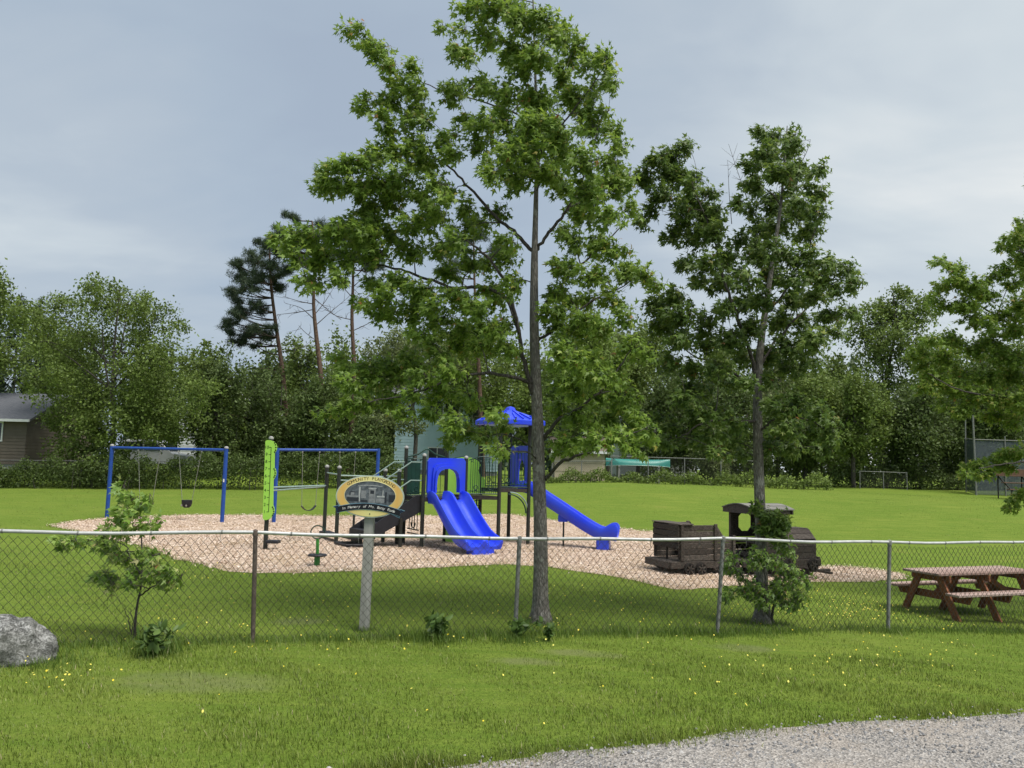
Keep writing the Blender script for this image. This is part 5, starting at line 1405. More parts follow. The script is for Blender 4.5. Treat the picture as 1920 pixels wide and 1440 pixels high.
T2_CLUMPS = [(1432,250,22,14),(1455,262,30,20),(1490,258,18,20),(1480,285,30,24),(1440,290,34,24),(1410,310,24,20),(1500,310,26,22),(1530,325,22,14),(1465,325,36,26),(1425,345,34,26),(1495,350,34,26),(1530,355,20,20),(1450,380,38,28),(1405,390,26,24),(1500,395,34,28),(1535,400,16,28),(1470,425,38,26),(1430,430,32,24),(1515,440,30,28),(1395,450,26,22),
 (1290,275,24,16),(1265,295,26,22),(1235,300,28,24),(1215,330,26,24),(1270,335,34,26),(1310,335,26,24),(1245,365,32,26),(1295,375,36,28),(1340,365,22,18),(1325,405,36,30),(1280,410,34,26),(1225,395,24,22),(1345,440,32,28),(1305,450,34,26),(1265,445,24,16),(1330,490,36,26),(1290,490,26,18),(1365,480,24,24),(1350,530,34,24),(1315,525,22,14),
 (1465,470,36,26),(1420,480,32,26),(1505,485,28,24),(1450,515,36,26),(1400,525,30,24),(1490,525,32,24),(1535,510,24,24),(1565,495,22,22),(1595,505,18,20),(1605,535,16,24),(1575,545,28,24),(1535,555,32,24),(1490,565,32,24),(1435,565,34,24),(1390,570,30,22),(1360,575,24,16),
 (1270,555,34,20),(1240,570,28,22),(1285,590,36,24),(1325,600,30,22),(1240,615,28,22),(1280,635,36,26),(1330,645,36,26),(1375,630,30,24),(1420,615,32,24),(1465,610,32,24),(1510,605,34,24),(1555,595,34,22),(1595,585,20,16),(1575,625,22,14),(1530,640,34,22),(1485,650,36,24),(1440,660,34,24),(1395,670,30,22),(1350,690,36,24),(1300,685,34,24),(1260,680,26,20),(1480,690,34,20),(1520,680,26,16),(1380,720,30,20),(1445,705,26,18),
 (1330,730,34,20),(1285,745,30,18),(1350,770,36,22),(1310,785,34,22),(1265,800,28,18),(1380,790,26,20),(1340,815,34,18),(1295,830,28,14),(1250,830,22,14),(1370,830,26,16),(1395,850,20,14),(1345,850,22,12),
 (1460,760,30,22),(1500,755,34,24),(1540,775,28,22),(1480,800,34,24),(1525,810,32,24),(1562,815,16,22),(1450,835,22,18),(1490,840,28,16),(1535,845,22,14),
 (1420,955,14,10,-.15),(1445,965,22,14,-.2),(1470,975,20,16,-.15),(1440,990,24,16,-.2),(1465,1000,22,12,-.2)]
T2, nl2 = maple('maple_tree', 'darker maple with split crown standing over the wooden train', 'maple tree', (1431,1167), T2_TRUNK, T2_LIMBS, T2_CLUMPS, M['dark_maple_leaf'], .092, 1.05, 1.25, 5, bare=((1400,370,1366,270),(1415,330,1363,300),(1505,300,1520,262),(1372,420,1365,310)))

T3_TRUNK = [(2085,1150,30),(2083,1000,25),(2078,850,21),(2070,700,17),(2062,560,13),(2050,440,9),(2040,330,5),(2035,240,2)]
T3_LIMBS = [[(2078,830,0,9),(2030,790,-.1,8),(1960,770,-.2,6.5),(1890,745,-.3,5),(1810,735,-.35,3.2),(1740,700,-.4,1.8)],
 [(2072,720,0,8),(2020,670,.1,7),(1950,630,.2,5.5),(1880,600,.3,4),(1810,550,.35,2.6),(1775,505,.35,1.4)],
 [(2062,580,0,7),(2010,530,-.2,5.5),(1960,490,-.3,4),(1905,470,-.35,2.2)],
 [(2080,890,0,7),(2030,870,-.5,6),(1970,865,-.7,4.5),(1900,868,-.8,3),(1835,878,-.85,1.6)]]
T3_CLUMPS = [(1912,412,10,8),(1900,448,26,16),(1880,462,14,12),(1915,480,20,22),(1880,510,22,18),(1900,530,22,20),(1925,510,24,40),(1950,430,40,40),(1960,530,40,40),(1990,350,50,50),(2040,300,50,50),(2020,450,50,50),(2080,400,60,60),(2040,560,50,50),(2110,520,60,60),
 (1762,492,20,8),(1790,500,26,14),(1800,525,30,20),(1775,540,22,14),(1830,535,28,24),(1850,560,28,22),(1810,570,34,22),(1770,575,26,18),(1870,590,28,22),(1830,600,32,22),(1900,620,30,24),(1860,635,32,22),(1950,590,44,36),(1990,640,44,40),
 (1750,640,24,14),(1790,635,30,18),(1735,665,26,16),(1775,665,32,20),(1820,655,32,22),(1870,670,32,22),(1910,670,30,26),(1725,690,22,14),(1760,700,30,18),(1800,700,34,22),(1850,705,34,22),(1895,710,32,24),(1740,730,26,14),(1785,735,34,18),(1830,740,34,20),(1880,750,34,22),(1920,750,30,26),(1770,760,24,12),(1810,768,28,12),(1860,780,30,16),(1905,790,28,18),(1960,720,50,40),(2000,770,50,40),
 (1815,876,14,12),(1840,872,22,14),(1870,862,24,14),(1900,852,26,16),(1925,845,24,20),(1860,885,18,10),(1895,880,22,10),(1960,860,36,30),(1835,890,12,8),
 (1905,940,12,10),(1890,950,10,7),(1925,930,18,14),(2010,880,40,30),(2120,700,70,70),(2130,820,60,60)]
T3, nl3 = maple('maple_tree', 'maple whose leafy branches reach in from the right picture edge', 'maple tree', (2085,1150), T3_TRUNK, T3_LIMBS, T3_CLUMPS, M['maple_leaf'], .092, 1.0, 1.3, 9, .12)

# root suckers round the second maple, and the sapling at the left
def bush(name, label, cat, base, stems, clumps, leafm, lsize, seed, per=1.0, tsh=0.0, dofs=0.0):
    trunk = [(s[0], s[1], s[2]) for s in stems[0]]
    limbs = [[(x, y, o_, w) for x, y, w, o_ in lb] for lb in stems[1:]]
    return maple(name, label, cat, base, trunk, limbs, clumps, leafm, lsize, per, .22, seed, tsh, .1, barkm='bark_dark', fill=.3)
bush('maple_suckers', 'low leafy shoots sprouting round the base of the darker maple', 'shrub', (1446,1170),
     [[(1446,1170,5),(1452,1130,4),(1468,1090,3),(1480,1050,2)], [(1446,1165,4,0),(1420,1120,3.4,-.1),(1395,1085,2.4,-.15),(1375,1060,1.5,-.15)], [(1440,1165,4,.05),(1435,1110,3,-.2),(1432,1040,2,-.25)]],
     [(1428,1035,20,14,-.25),(1440,1052,22,14,-.25),(1415,1055,18,12,-.2),(1378,1040,14,10,-.1),(1370,1062,20,12,-.1),(1390,1075,20,12,-.1),(1488,1035,14,12,0),(1478,1068,24,16,-.1),(1500,1085,24,18,-.1),(1470,1095,26,18,-.15),(1500,1110,20,14,-.1),(1440,1105,26,16,-.2),(1410,1100,26,16,-.15),(1385,1110,24,12,-.1),(1365,1115,14,10,-.1),(1430,1125,24,12,-.2),(1470,1122,24,12,-.15),(1520,1095,12,12,0)],
     M['sapling_leaf'], .088, 21, .8, .02)
bush('maple_sapling', 'small maple sapling growing through the fence near the boulder', 'sapling', (252,1196),
     [[(252,1196,5),(254,1160,4.6),(258,1130,4),(264,1100,3.6),(266,1050,3),(265,1000,2.4),(262,960,1.8),(258,930,1.2)], [(262,1118,3.4,0),(280,1104,2.8,-.1),(300,1090,2,-.15),(318,1072,1.2,-.2)], [(262,1075,3,0),(248,1050,2.4,.1),(228,1020,1.8,.15),(180,1016,1.2,.2)], [(248,1190,2.4,0),(240,1160,1.8,-.05),(232,1140,1,-.05)], [(246,1190,2,0),(250,1165,1.5,.05),(243,1140,1,.05)]],
     [(232,912,8,8),(245,935,16,10),(262,945,18,10),(282,935,10,9),(230,960,16,9),(255,962,20,10),(225,978,18,10),(250,985,22,12),(280,985,18,12),(300,985,10,16),(225,1000,16,8),(140,1015,16,10),(165,1012,16,10),(190,1018,16,10),(210,1020,14,9),(125,1018,10,8),(225,1035,18,10),(240,1050,10,6),(275,1045,20,10),(300,1040,14,8),(200,1080,16,10),(205,1098,14,9),(225,1085,14,8),(260,1075,20,12),(285,1075,22,12),(310,1080,18,12),(325,1070,14,12),(318,1092,14,8),(255,1095,16,8),(340,1085,8,6),(248,1098,8,6)],
     M['sapling_leaf'], .092, 22, .8, .2)

# ================================================================ BACKGROUND TREES
def foliage(pos, size, matr, parent, seed, name='crown', up=.5):
    g = np.random.default_rng(seed); n = len(pos)
    dr = norm(g.normal(0, 1, (n, 3)) + np.array([-.25, 0, -.25])); nr = g.normal(0, .7, (n, 3)) + np.array([0, -.15, up])
    V, Fc = place(DIAM, DIAM_F, pos, dr, nr, size*g.uniform(.65, 1.3, n))
    ti = np.clip(g.beta(2, 2.6, n), 0, 1)
    return np_mesh(name, V, [Fc], matr, parent, np.repeat(ti, 4))
def lobe_points(lobes, n, g, sub=26, fill=.35):
    """clumped points through a set of ellipsoid lobes (c, r3)"""
    area = np.array([r[0]*r[2] for c, r in lobes]); pr = area/area.sum(); out = []
    for (c, r), p in zip(lobes, pr):
        m = max(12, int(n*p)); ks = max(6, int(sub*1.0))
        dv = norm(g.normal(0, 1, (ks, 3))); rad = np.where(g.random(ks) < fill, g.uniform(.2, .8, ks), g.uniform(.78, 1.05, ks))
        sc = c + dv*rad[:, None]*r
        pick = g.integers(0, ks, m); sp = g.uniform(.13, .26, ks)[pick][:, None]
        out.append(sc[pick] + g.normal(0, 1, (m, 3))*sp*r)
    return np.concatenate(out)
def bg_tree(name, label, px, d, py_top, py_bot, hw, leafm, n, lsize=.17, lobes_px=None, trunk_w=.28, seed=0, group=None, nl=16, cat='tree', egg=.15, lob=.40, zmin=None, limbs=9):
    g = np.random.default_rng(100+seed); n = int(n*1.38); lsize *= 1.2
    b = gx(px, d); k = d/F
    T = thing(name, label, cat, b, group)
    lobes = []
    if lobes_px:
        for (x, y, rx, ry) in lobes_px:
            o = g.uniform(-1, 1)*hw*k*.55
            lobes.append((np.array(P(x, y, d+o)), np.array([rx*k, (rx+ry)*.5*k, ry*k])))
    else:
        cy = (py_top+py_bot)/2; ry = (py_bot-py_top)/2
        for i in range(nl):
            for _ in range(30):
                v = g.uniform(-1, 1, 3)
                if np.linalg.norm(v) < 1: break
            v = v/max(np.linalg.norm(v), .3)*g.uniform(.45, .72)
            wy = 1 - egg*v[2]*1.2
            s = lob*g.uniform(.75, 1.2)
            lobes.append((np.array(P(px + v[0]*hw*wy, cy - v[2]*ry, d + v[1]*hw*k)), np.array([hw*k*s, hw*k*s, ry*k*s*.85])))
    pos = lobe_points(lobes, n, g)
    zg = terrain(pos[:, 0], pos[:, 1]); pos = pos[pos[:, 2] > zg + .05]
    foliage(pos, lsize, leafm, T, 200+seed)
    # trunk and limbs
    top = np.mean([c for c, r in lobes], axis=0); topz = max(c[2] for c, r in lobes)
    bb = np.array(b); p = []
    spine = spline([bb - [0, 0, .2], bb + [0, 0, (top[2]-b.z)*.5] + np.append(g.normal(0, .12, 2), 0), np.array([top[0], top[1], top[2]]), np.array([top[0]+g.normal(0, .2), top[1], topz])], 5)
    Vt, Ft = tubes_np([(spine, np.linspace(trunk_w/2, .03, len(spine)))], 8); np_mesh('trunk', Vt, [Ft], M['bark_dark'], T, smooth=True)
    for c, r in lobes[:limbs]:
        s = spine[g.integers(len(spine)//3, len(spine)-3)]
        q = spline([s, (s+c)/2 + np.array([0, 0, .15]) + g.normal(0, .1, 3), c], 4); p.append((q, np.linspace(trunk_w*.22, .012, len(q))))
        for j in range(4):
            e = c + norm(g.normal(0, 1, 3)[None])[0]*r*.9; p.append((spline([c, (c+e)/2 + g.normal(0, .05, 3), e], 3), np.linspace(.02, .006, 4)))
    Vb, Fb = tubes_np(p, 4); np_mesh('branches', Vb, [Fb], M['bark_dark'], T)
    return T
LM = lambda s: M['leaf_' + s]
bg_tree('boxelder_tree', 'broad light green bushy tree filling the left background above the swings', 205, 44.5, 530, 890, 175, LM('mid'), 36000, .14,
 [(110,590,60,40),(190,565,45,40),(240,570,45,35),(290,600,40,35),(85,640,45,45),(130,660,70,55),(210,650,75,60),(290,670,70,50),(350,690,45,35),(95,720,45,45),(150,740,70,50),(230,740,75,55),(310,740,70,45),(370,735,35,30),(115,800,45,40),(170,810,70,50),(250,800,60,45),(320,800,50,40),(145,855,50,35),(200,860,50,35),(180,540,22,20),(270,575,25,25),(340,615,18,12),(50,590,35,25)], .35, 1)
bg_tree('leafy_tree', 'fresh green leafy tree top cut by the left picture edge', -40, 50, 480, 850, 90, LM('mid'), 7000, .18, [(0,540,18,30),(10,580,25,30),(-40,600,60,60),(-60,520,60,60),(-10,660,40,40),(25,670,35,30),(-60,680,50,40)], .3, 2)
bg_tree('dark_bush_tree', 'dense dark tree between the light green tree and the pines', 415, 47, 640, 905, 70, LM('dark'), 9000, .16, None, .25, 3)
bg_tree('dark_bush_tree', 'dark leafy tree low behind the lime ruler panel', 520, 48.5, 675, 905, 75, LM('dark'), 9000, .16, None, .22, 4)
bg_tree('dark_bush_tree', 'dark green tree low between the pine trunks above the second swing', 600, 46.5, 680, 905, 62, LM('dark'), 9000, .15, None, .22, 5)
bg_tree('leafy_tree', 'mid green tree behind the pine trunks', 575, 56, 612, 860, 60, LM('mid'), 7000, .18, None, .25, 6)
bg_tree('dark_bush_tree', 'dark shrubby tree left of the pale blue house', 685, 45.5, 780, 905, 50, LM('dark'), 7000, .14, None, .2, 7)
bg_tree('leafy_tree', 'slim tree with forked dark trunk in front of the pale blue house', 775, 47, 640, 760, 75, LM('grey'), 6000, .14, [(720,660,40,25),(770,650,45,30),(820,660,40,28),(745,700,35,22),(800,700,35,22),(720,790,30,14),(770,800,30,16)], .3, 8)
bg_tree('leafy_tree', 'mid green tree crown behind the tall front maple', 900, 56, 560, 820, 90, LM('mid'), 11000, .19, None, .35, 9)
bg_tree('leafy_tree', 'fresh green tree right of the tower roof behind the tall maple trunk', 1085, 50, 560, 850, 85, LM('fresh'), 12000, .17, None, .35, 10)
bg_tree('leafy_tree', 'mid green tree between the two front maples', 1195, 55, 580, 850, 80, LM('mid'), 10000, .18, None, .3, 11)
bg_tree('dark_bush_tree', 'dark tree behind the canoe between the two front maples', 1290, 52, 640, 880, 85, LM('dark'), 11000, .17, None, .3, 12)
bg_tree('dark_bush_tree', 'dark tree directly behind the train maple trunk', 1400, 49, 700, 900, 85, LM('dark'), 11000, .16, None, .3, 13)
bg_tree('leafy_tree', 'mid green tree just right of the train maple', 1510, 50, 650, 900, 85, LM('mid'), 12000, .16, None, .35, 14)
bg_tree('leafy_tree', 'tall rounded pale green tree in the right tree line', 1660, 56, 545, 800, 75, LM('fresh'), 11000, .18, [(1640,600,40,30),(1680,570,40,30),(1710,600,40,35),(1640,640,45,35),(1690,640,50,40),(1720,680,40,40),(1600,620,30,25),(1650,690,50,40),(1700,740,50,40),(1690,550,18,14),(1730,580,25,25)], .4, 15)
bg_tree('leafy_tree', 'bushy mid green tree low in the right tree line', 1600, 47.5, 660, 900, 75, LM('mid'), 12000, .15, None, .3, 16)
bg_tree('dark_bush_tree', 'dark bushy tree left of the backstop', 1725, 49, 690, 920, 80, LM('dark'), 13000, .16, None, .3, 17)
bg_tree('dark_bush_tree', 'dark tree behind the backstop at the right edge', 1850, 50, 640, 930, 95, LM('dark'), 14000, .17, None, .35, 18)
bg_tree('leafy_tree', 'mid green tree cut by the right picture edge above the backstop', 1960, 56, 560, 880, 110, LM('mid'), 11000, .2, None, .4, 19)
bg_tree('leafy_tree', 'small fresh green tree behind the far fence near the train cab', 1340, 46.5, 790, 900, 45, LM('grey'), 5000, .13, None, .18, 20)

for i, (px, d, tp, hw, c, lab) in enumerate((
  (400,60,630,60,'mid','tree in the gap between the broad left tree and the pines'),(520,61,610,66,'dark','dark tree rising behind the leftmost pine trunk'),(640,64,600,66,'mid','tree showing between the red pine trunks'),(745,60,600,62,'grey','pale tree rising behind the left lower boughs of the tall maple'),(270,68,640,60,'mid','tree glimpsed right behind the broad left tree'),
  (120,66,600,85,'mid','rounded tree far behind the broad left tree'),(330,70,655,70,'dark','dark tree top right of the broad left tree'),(455,62,680,60,'dark','dark tree below the leftmost pine crown'),
  (690,68,650,70,'mid','tree rising behind the garage roof'),(985,64,590,80,'mid','tree behind the tower roof and the tall maple trunk'),(1140,66,570,70,'grey','pale leafed tree between the maples far behind the shed'),
  (1350,62,620,80,'mid','tree behind the left part of the darker maple crown'),(1460,64,640,80,'grey','pale tree behind the darker maple trunk'),(1560,60,640,70,'mid','tree filling the gap right of the darker maple'),
  (1780,62,600,85,'mid','tall tree behind the branches of the edge maple'),(800,70,610,70,'dark','dark tree behind the pale blue house'))):
    bg_tree('background_tree', lab, px, d, tp, 900, hw, LM(c), 5200, .25, None, .35, 40+i, nl=18)

def pine(label, px_pts, d, clumps, seed, dead=()):
    g = np.random.default_rng(300+seed); b = gx(px_pts[0][0], d); k = d/F
    T = thing('pine_tree', label, 'pine tree', b)
    sp = spline([np.array(b) - [0, 0, .2]] + [np.array(P(x, y, d)) for x, y in px_pts[1:]], 6)
    Vt, Ft = tubes_np([(sp, np.linspace(.20, .05, len(sp)))], 9); np_mesh('trunk', Vt, [Ft], M['bark_pine'], T, smooth=True)
    p = []; tuft = []
    clumps = [(x, y, rx*.8, ry*.8) for x, y, rx, ry in clumps] + [(x+rx*g.uniform(-1, 1), y+ry*g.uniform(-1.1, 1.1), rx*g.uniform(.25, .55), ry*g.uniform(.3, .6)) for x, y, rx, ry in clumps for _ in range(3)]
    for x, y, rx, ry in clumps:
        c = np.array(P(x, y, d + g.uniform(-1, 1)*1.6)); j = np.argmin(np.linalg.norm(sp-c, axis=1) + 1.2*np.maximum(0, sp[:, 2]-c[2]+.3)); s = sp[j]
        p.append((spline([s, (s+c)/2 + np.array([0, 0, -.15]), c], 4), np.linspace(.05, .015, 9)))
        m = int(50*rx*ry/900)+6
        for t in range(m):
            v = norm(g.normal(0, 1, 3)[None])[0]*g.uniform(.4, 1)*np.array([rx*k, (rx+ry)*.5*k, ry*k]); e = c + v
            p.append((np.array([c + v*.2, c + v*.6 + [0, 0, .05], e]), np.array([.014, .010, .005]))); tuft.append(e); tuft.append(c + v*.65)
    for x0, y0, x1, y1 in dead:
        s = np.array(P(x0, y0, d)); e = np.array(P(x1, y1, d + g.uniform(-1, 1))); q = spline([s, (s+e)/2 + g.normal(0, .12, 3), e], 4); p.append((q, np.linspace(.03, .010, len(q))))
        for t in range(7):
            a = q[g.integers(2, len(q))]; f = a + g.normal(0, .35, 3) + (e-s)*.1; p.append((spline([a, (a+f)/2 + g.normal(0, .06, 3), f], 3), np.linspace(.013, .005, 4)))
    Vb, Fb = tubes_np(p, 4); np_mesh('branches', Vb, [Fb], M['needle_dead'], T)
    if tuft:
        tf = np.array(tuft); tf = np.repeat(tf, 17, 0); n = len(tf); dr = norm(g.normal(0, 1, (n, 3)) + np.array([0, 0, .55])); tf = tf + g.normal(0, .07, (n, 3))
        ND = np.array([(-.045,0,0),(.045,0,0),(0,1,0)]); NF = np.array([(0,1,2)])
        V, Fc = place(ND, NF, tf, dr, g.normal(0, 1, (n, 3)), g.uniform(.22, .40, n))
        np_mesh('crown', V, [Fc], M['pine'], T, np.repeat(np.clip(g.beta(2, 2.4, n), 0, 1), 3))
pine('dark pine with the leftmost bare trunk behind the second swing', [(540,905),(537,800),(530,700),(516,600),(507,520),(505,440)], 50, [(480,490,40,22),(450,515,32,22),(440,555,28,22),(470,540,36,24),(505,500,36,24),(500,460,24,18),(485,580,38,22),(450,590,30,18),(425,612,22,10),(470,620,34,16),(520,540,26,20),(520,470,20,18),(445,640,30,16),(500,630,30,18)], 1, ((535,780,420,775),(535,760,590,740),(530,700,480,690),(537,810,470,830),(525,660,570,650)))
pine('middle pine with a reddish crooked bare trunk behind the swings', [(606,905),(605,780),(600,690),(592,620),(588,560),(592,480),(585,415)], 49, [(545,408,18,10),(530,440,26,14),(550,450,28,18),(585,440,30,20),(520,450,18,10),(610,430,18,12),(565,490,32,20),(610,480,30,20)], 2, ((590,600,540,570),(590,580,520,590),(592,610,650,560),(590,560,640,600),(590,560,545,530),(595,640,560,610),(590,590,625,540),(588,570,530,555)))
pine('right pine trunk beside the red one behind the swings', [(655,905),(660,800),(664,700),(660,600),(662,520),(660,440)], 50.5, [(640,440,26,16),(670,430,26,16),(690,460,28,20),(640,480,30,20),(690,500,32,20)], 3, ((662,560,620,520),(662,580,705,545),(662,600,610,580),(662,620,720,590),(660,540,690,510)))
pine('thick red-barked pine trunk between the pale blue house and the tower roof', [(905,905),(903,830),(900,740),(895,640),(890,540),(888,450)], 53, [(860,450,36,22),(900,440,30,22),(930,480,30,20),(850,500,36,22)], 4, ((897,660,840,640),(897,640,950,650),(898,680,850,690),(895,600,830,590),(895,620,945,600)))
def spruce(label, px, d, top, bot, hw, seed):
    g = np.random.default_rng(400+seed); b = gx(px, d); k = d/F; T = thing('spruce_tree', label, 'spruce tree', b)
    zt = P(px, top, d).z; zb = P(px, bot, d).z
    Vt, Ft = tubes_np([(np.array([np.array(b)-[0,0,.2], [b.x, b.y, zt]]), np.array([.18, .02]))], 7); np_mesh('trunk', Vt, [Ft], M['bark_dark'], T)
    n = 5200; h = g.random(n)**.6; a = g.uniform(0, 2*np.pi, n); r = hw*k*(h)*g.uniform(.35, 1, n)**.6*(.75+.25*np.sin(h*40+a))
    pos = np.stack([b.x + r*np.cos(a), b.y + r*np.sin(a), zt - h*(zt-zb) - r*.25], -1)
    dr = norm(np.stack([np.cos(a), np.sin(a), np.full(n, -.25)], -1) + g.normal(0, .35, (n, 3)))
    V, Fc = place(DIAM*np.array([.5,1,1]), DIAM_F, pos, dr, g.normal(0, .5, (n, 3)) + [0, 0, 1], g.uniform(.25, .5, n)); np_mesh('crown', V, [Fc], M['pine'], T, np.repeat(g.beta(2, 2.5, n), 4))
spruce('dark spruce at the far left behind the brown house', 12, 62, 548, 820, 60, 1)
spruce('dark spruce top just right of the leftmost one', 50, 64, 555, 820, 55, 2)

# distant forest ridge: reads as one mass
def forest():
    g = np.random.default_rng(77); pos = []; Fs = []
    n = 0; V = []
    for i in range(70):
        px = g.uniform(-150, 2080); d = g.uniform(95, 130); top = g.uniform(628, 680) if px < 760 else g.uniform(640, 720); b = gx(px, d); zt = P(px, top, d).z; w = g.uniform(1.6, 2.6)
        m = 330; h = g.random(m)**.6; a = g.uniform(0, 2*np.pi, m); r = w*h*g.uniform(.4, 1, m)
        pos.append(np.stack([b.x + r*np.cos(a), b.y + r*np.sin(a), zt - h*(zt-b.z)*.95], -1))
    pos = np.concatenate(pos); m = len(pos); dr = norm(g.normal(0, 1, (m, 3)) + [0, 0, -.4])
    V, Fc = place(DIAM, DIAM_F, pos, dr, g.normal(0, .6, (m, 3)) + [0, 0, .7], g.uniform(.8, 1.5, m))
    o = np_mesh('distant_forest', V, [Fc], M['pine'], None, np.repeat(g.beta(2, 2.5, m), 4)); tag(o, 'dark distant conifer forest along the skyline', kind='stuff')
forest()

def hedge(name, label, pxs, d0, d1, tops, n, leafm, seed, lsize=.13, dep=1.2):
    g = np.random.default_rng(500+seed); pos = []
    for i in range(n):
        px = g.uniform(pxs[0], pxs[-1]); d = np.interp(px, pxs, np.linspace(d0, d1, len(pxs))) + g.uniform(0, dep); tp = np.interp(px, pxs, tops) + 7*math.sin(px*.11) + 5*math.sin(px*.043+1) + g.normal(0, 3)
        b = gx(px, d); zt = P(px, tp, d).z; h = max(.15, zt-b.z); pos.append((b.x, b.y, b.z + h*(g.random()**.7) + .03))
    pos = np.array(pos); m = len(pos)
    b = gx((pxs[0]+pxs[-1])/2, d0); T = thing(name, label, 'hedge', b)
    foliage(pos, lsize, leafm, T, 600+seed, 'foliage', .8)
    p = []
    for i in range(40):
        q = pos[g.integers(0, m)]; zb = tz(q[0], q[1]); p.append((np.array([[q[0], q[1], zb-.05], [q[0]+g.normal(0,.1), q[1], (zb+q[2])/2], q]), np.array([.02, .014, .006])))
    Vb, Fb = tubes_np(p, 4); np_mesh('stems', Vb, [Fb], M['bark_dark'], T)
hedge('hedge', 'dark overgrown hedge behind the swings from the left edge to the bars', [-60,100,200,340,480,620,760], 42.2, 42.2, [872,866,862,862,852,850,862], 22000, LM('dark'), 1)
hedge('hedge', 'low green bushes along the far fence below the shed and canoe', [1020,1100,1200,1300,1420,1560], 42.8, 43.2, [885,888,890,892,893,898], 8000, LM('mid'), 2, .12, .9)
hedge('hedge', 'dark undergrowth below the right tree line beside the backstop', [1560,1650,1750,1830,1960], 47.2, 47.6, [880,876,880,890,900], 8000, LM('dark'), 3, .14, 1.2)

hedge('hedge', 'tall dark thicket under the right tree line from the canoe to the backstop', [1200,1320,1450,1600,1750,1900,2000], 50.5, 51.5, [835,822,815,820,830,835,835], 20000, LM('dark'), 4, .19, 2.5)
# weeds along the front fence
def weed(label, px, py, h, n, seed, spread=.16, leaf=.09):
    g = np.random.default_rng(700+seed); b = G(px, py); T = thing('weed_plant', label, 'weed', b)
    p = []; pos = []; dr = []
    for i in range(7):
        e = np.array(b) + np.array([g.normal(0, spread), g.normal(0, spread*.6), h*g.uniform(.55, 1)]); q = spline([np.array(b), (np.array(b)+e)/2 + [0, 0, .05], e], 4); p.append((q, np.linspace(.006, .003, len(q))))
        for j in range(n//7):
            a = q[g.integers(2, len(q))]; v = norm(g.normal(0, 1, 3)[None] + [[0, 0, .25]])[0]; pos.append(a); dr.append(v)
    Vb, Fb = tubes_np(p, 5); np_mesh('stem', Vb, [Fb], M['weed_leaf'], T)
    pos = np.array(pos); m = len(pos); V, Fc = place(OVAL, OVAL_F, pos, np.array(dr), g.normal(0, .5, (m, 3)) + [0, -.3, .7], leaf*g.uniform(.6, 1.3, m)); np_mesh('leaves', V, [Fc], M['weed_leaf'], T, np.repeat(g.beta(2, 2, m), 7))
weed('dark broad-leaved weed at the foot of the maple sapling', 287, 1232, .34, 90, 1, .13, .11)
weed('dark leafy weed clump by the fence between sign post and maple trunk', 822, 1200, .30, 90, 2, .12, .10)
weed('leafy weed at the foot of the fence post left of the maple trunk', 972, 1198, .24, 70, 3, .10, .085)
weed('small dark weed right below the tall maple trunk', 1030, 1202, .17, 60, 4, .09, .075)

# ================================================================ GROUND COVER
def blades(name, n, dr, wpad, hh, w, seed, matr, label, cat=None, seg=2, dens_y=1.0, mask=None, origin_pts=None, loose=0.0):
    g = np.random.default_rng(800+seed)
    if origin_pts is None:
        d = dr[0] + (dr[1]-dr[0])*g.random(n)**dens_y; x = (g.random(n)*2-1)*(d*.70+wpad) + .0
    else: x, d = origin_pts
    k = ~inside(CHIP, x + g.normal(0, .05, len(x)), d + g.normal(0, .07, len(x))) & ~inside(ROAD, x + g.normal(0, .06, len(x)), d + g.normal(0, .10, len(x)))
    k |= g.random(len(x)) < loose
    if mask is not None: k &= mask(x, d, g)
    x = x[k]; d = d[k]; n = len(x)
    z = terrain(x, d)
    pt = .75 + .5*np.sin(x*1.7+np.sin(d*2.3)*1.5)*np.sin(d*1.9+x*.6)*.5 + .25*np.sin(x*6.1+d*4.2)*.5
    h = hh*g.uniform(.45, 1.25, n)*pt; a = g.uniform(0, 2*np.pi, n); lean = g.uniform(.1, .75, n)*h
    bx = np.stack([x, d, z-.01], -1); dirn = np.stack([np.cos(a)*lean - .15*h, np.sin(a)*lean, h], -1)
    sa = a + np.pi/2 + g.normal(0, .6, n); sd = np.stack([np.cos(sa), np.sin(sa), np.zeros(n)], -1)*(w*g.uniform(.6, 1.3, n))[:, None]
    if seg == 2:
        mid = bx + dirn*np.array([.38, .38, .58]); tip = bx + dirn
        V = np.stack([bx-sd, bx+sd, mid-sd*.8, mid+sd*.8, tip], 1).reshape(-1, 3); o = (np.arange(n)*5)[:, None]
        Fs = [o + np.array([[0, 1, 3]]), o + np.array([[0, 3, 2]]), o + np.array([[2, 3, 4]])]; Fs = [np.concatenate(Fs)]; kk = 5
    else:
        tip = bx + dirn; V = np.stack([bx-sd, bx+sd, tip], 1).reshape(-1, 3); Fs = [(np.arange(n)*3)[:, None] + np.array([[0, 1, 2]])]; kk = 3
    pv = .5 + .5*np.sin(x*.9+1.1*np.sin(d*.8))*np.sin(d*1.3+.5*x)
    ti = np.clip(g.beta(2.2, 2.4, n)*.85 + (pv-.5)*.34, 0, .95); dry = g.random(n) < .02; ti[dry] = g.uniform(.95, 1, dry.sum())
    ob = np_mesh(name, V, Fs, matr, None, np.repeat(ti, kk)); tag(ob, label, kind='stuff'); return ob
def bare(x, d, g):
    k = np.ones(len(x), bool)
    for cx, cy, rx, ry in BARE:
        q = ((x-cx)/rx)**2 + ((d-cy)/ry)**2; k &= ~((q < 1) & (g.random(len(x)) < .72*(1-q*.6)))
    return k
blades('grass', 175000, (4.3, 9.6), 2.2, .054, .0030, 1, M['blade'], 'short green grass in front of the fence', mask=bare)
blades('grass', 120000, (9.5, 17.0), 2.5, .060, .0042, 2, M['blade'], 'mown green grass just behind the fence', seg=1)
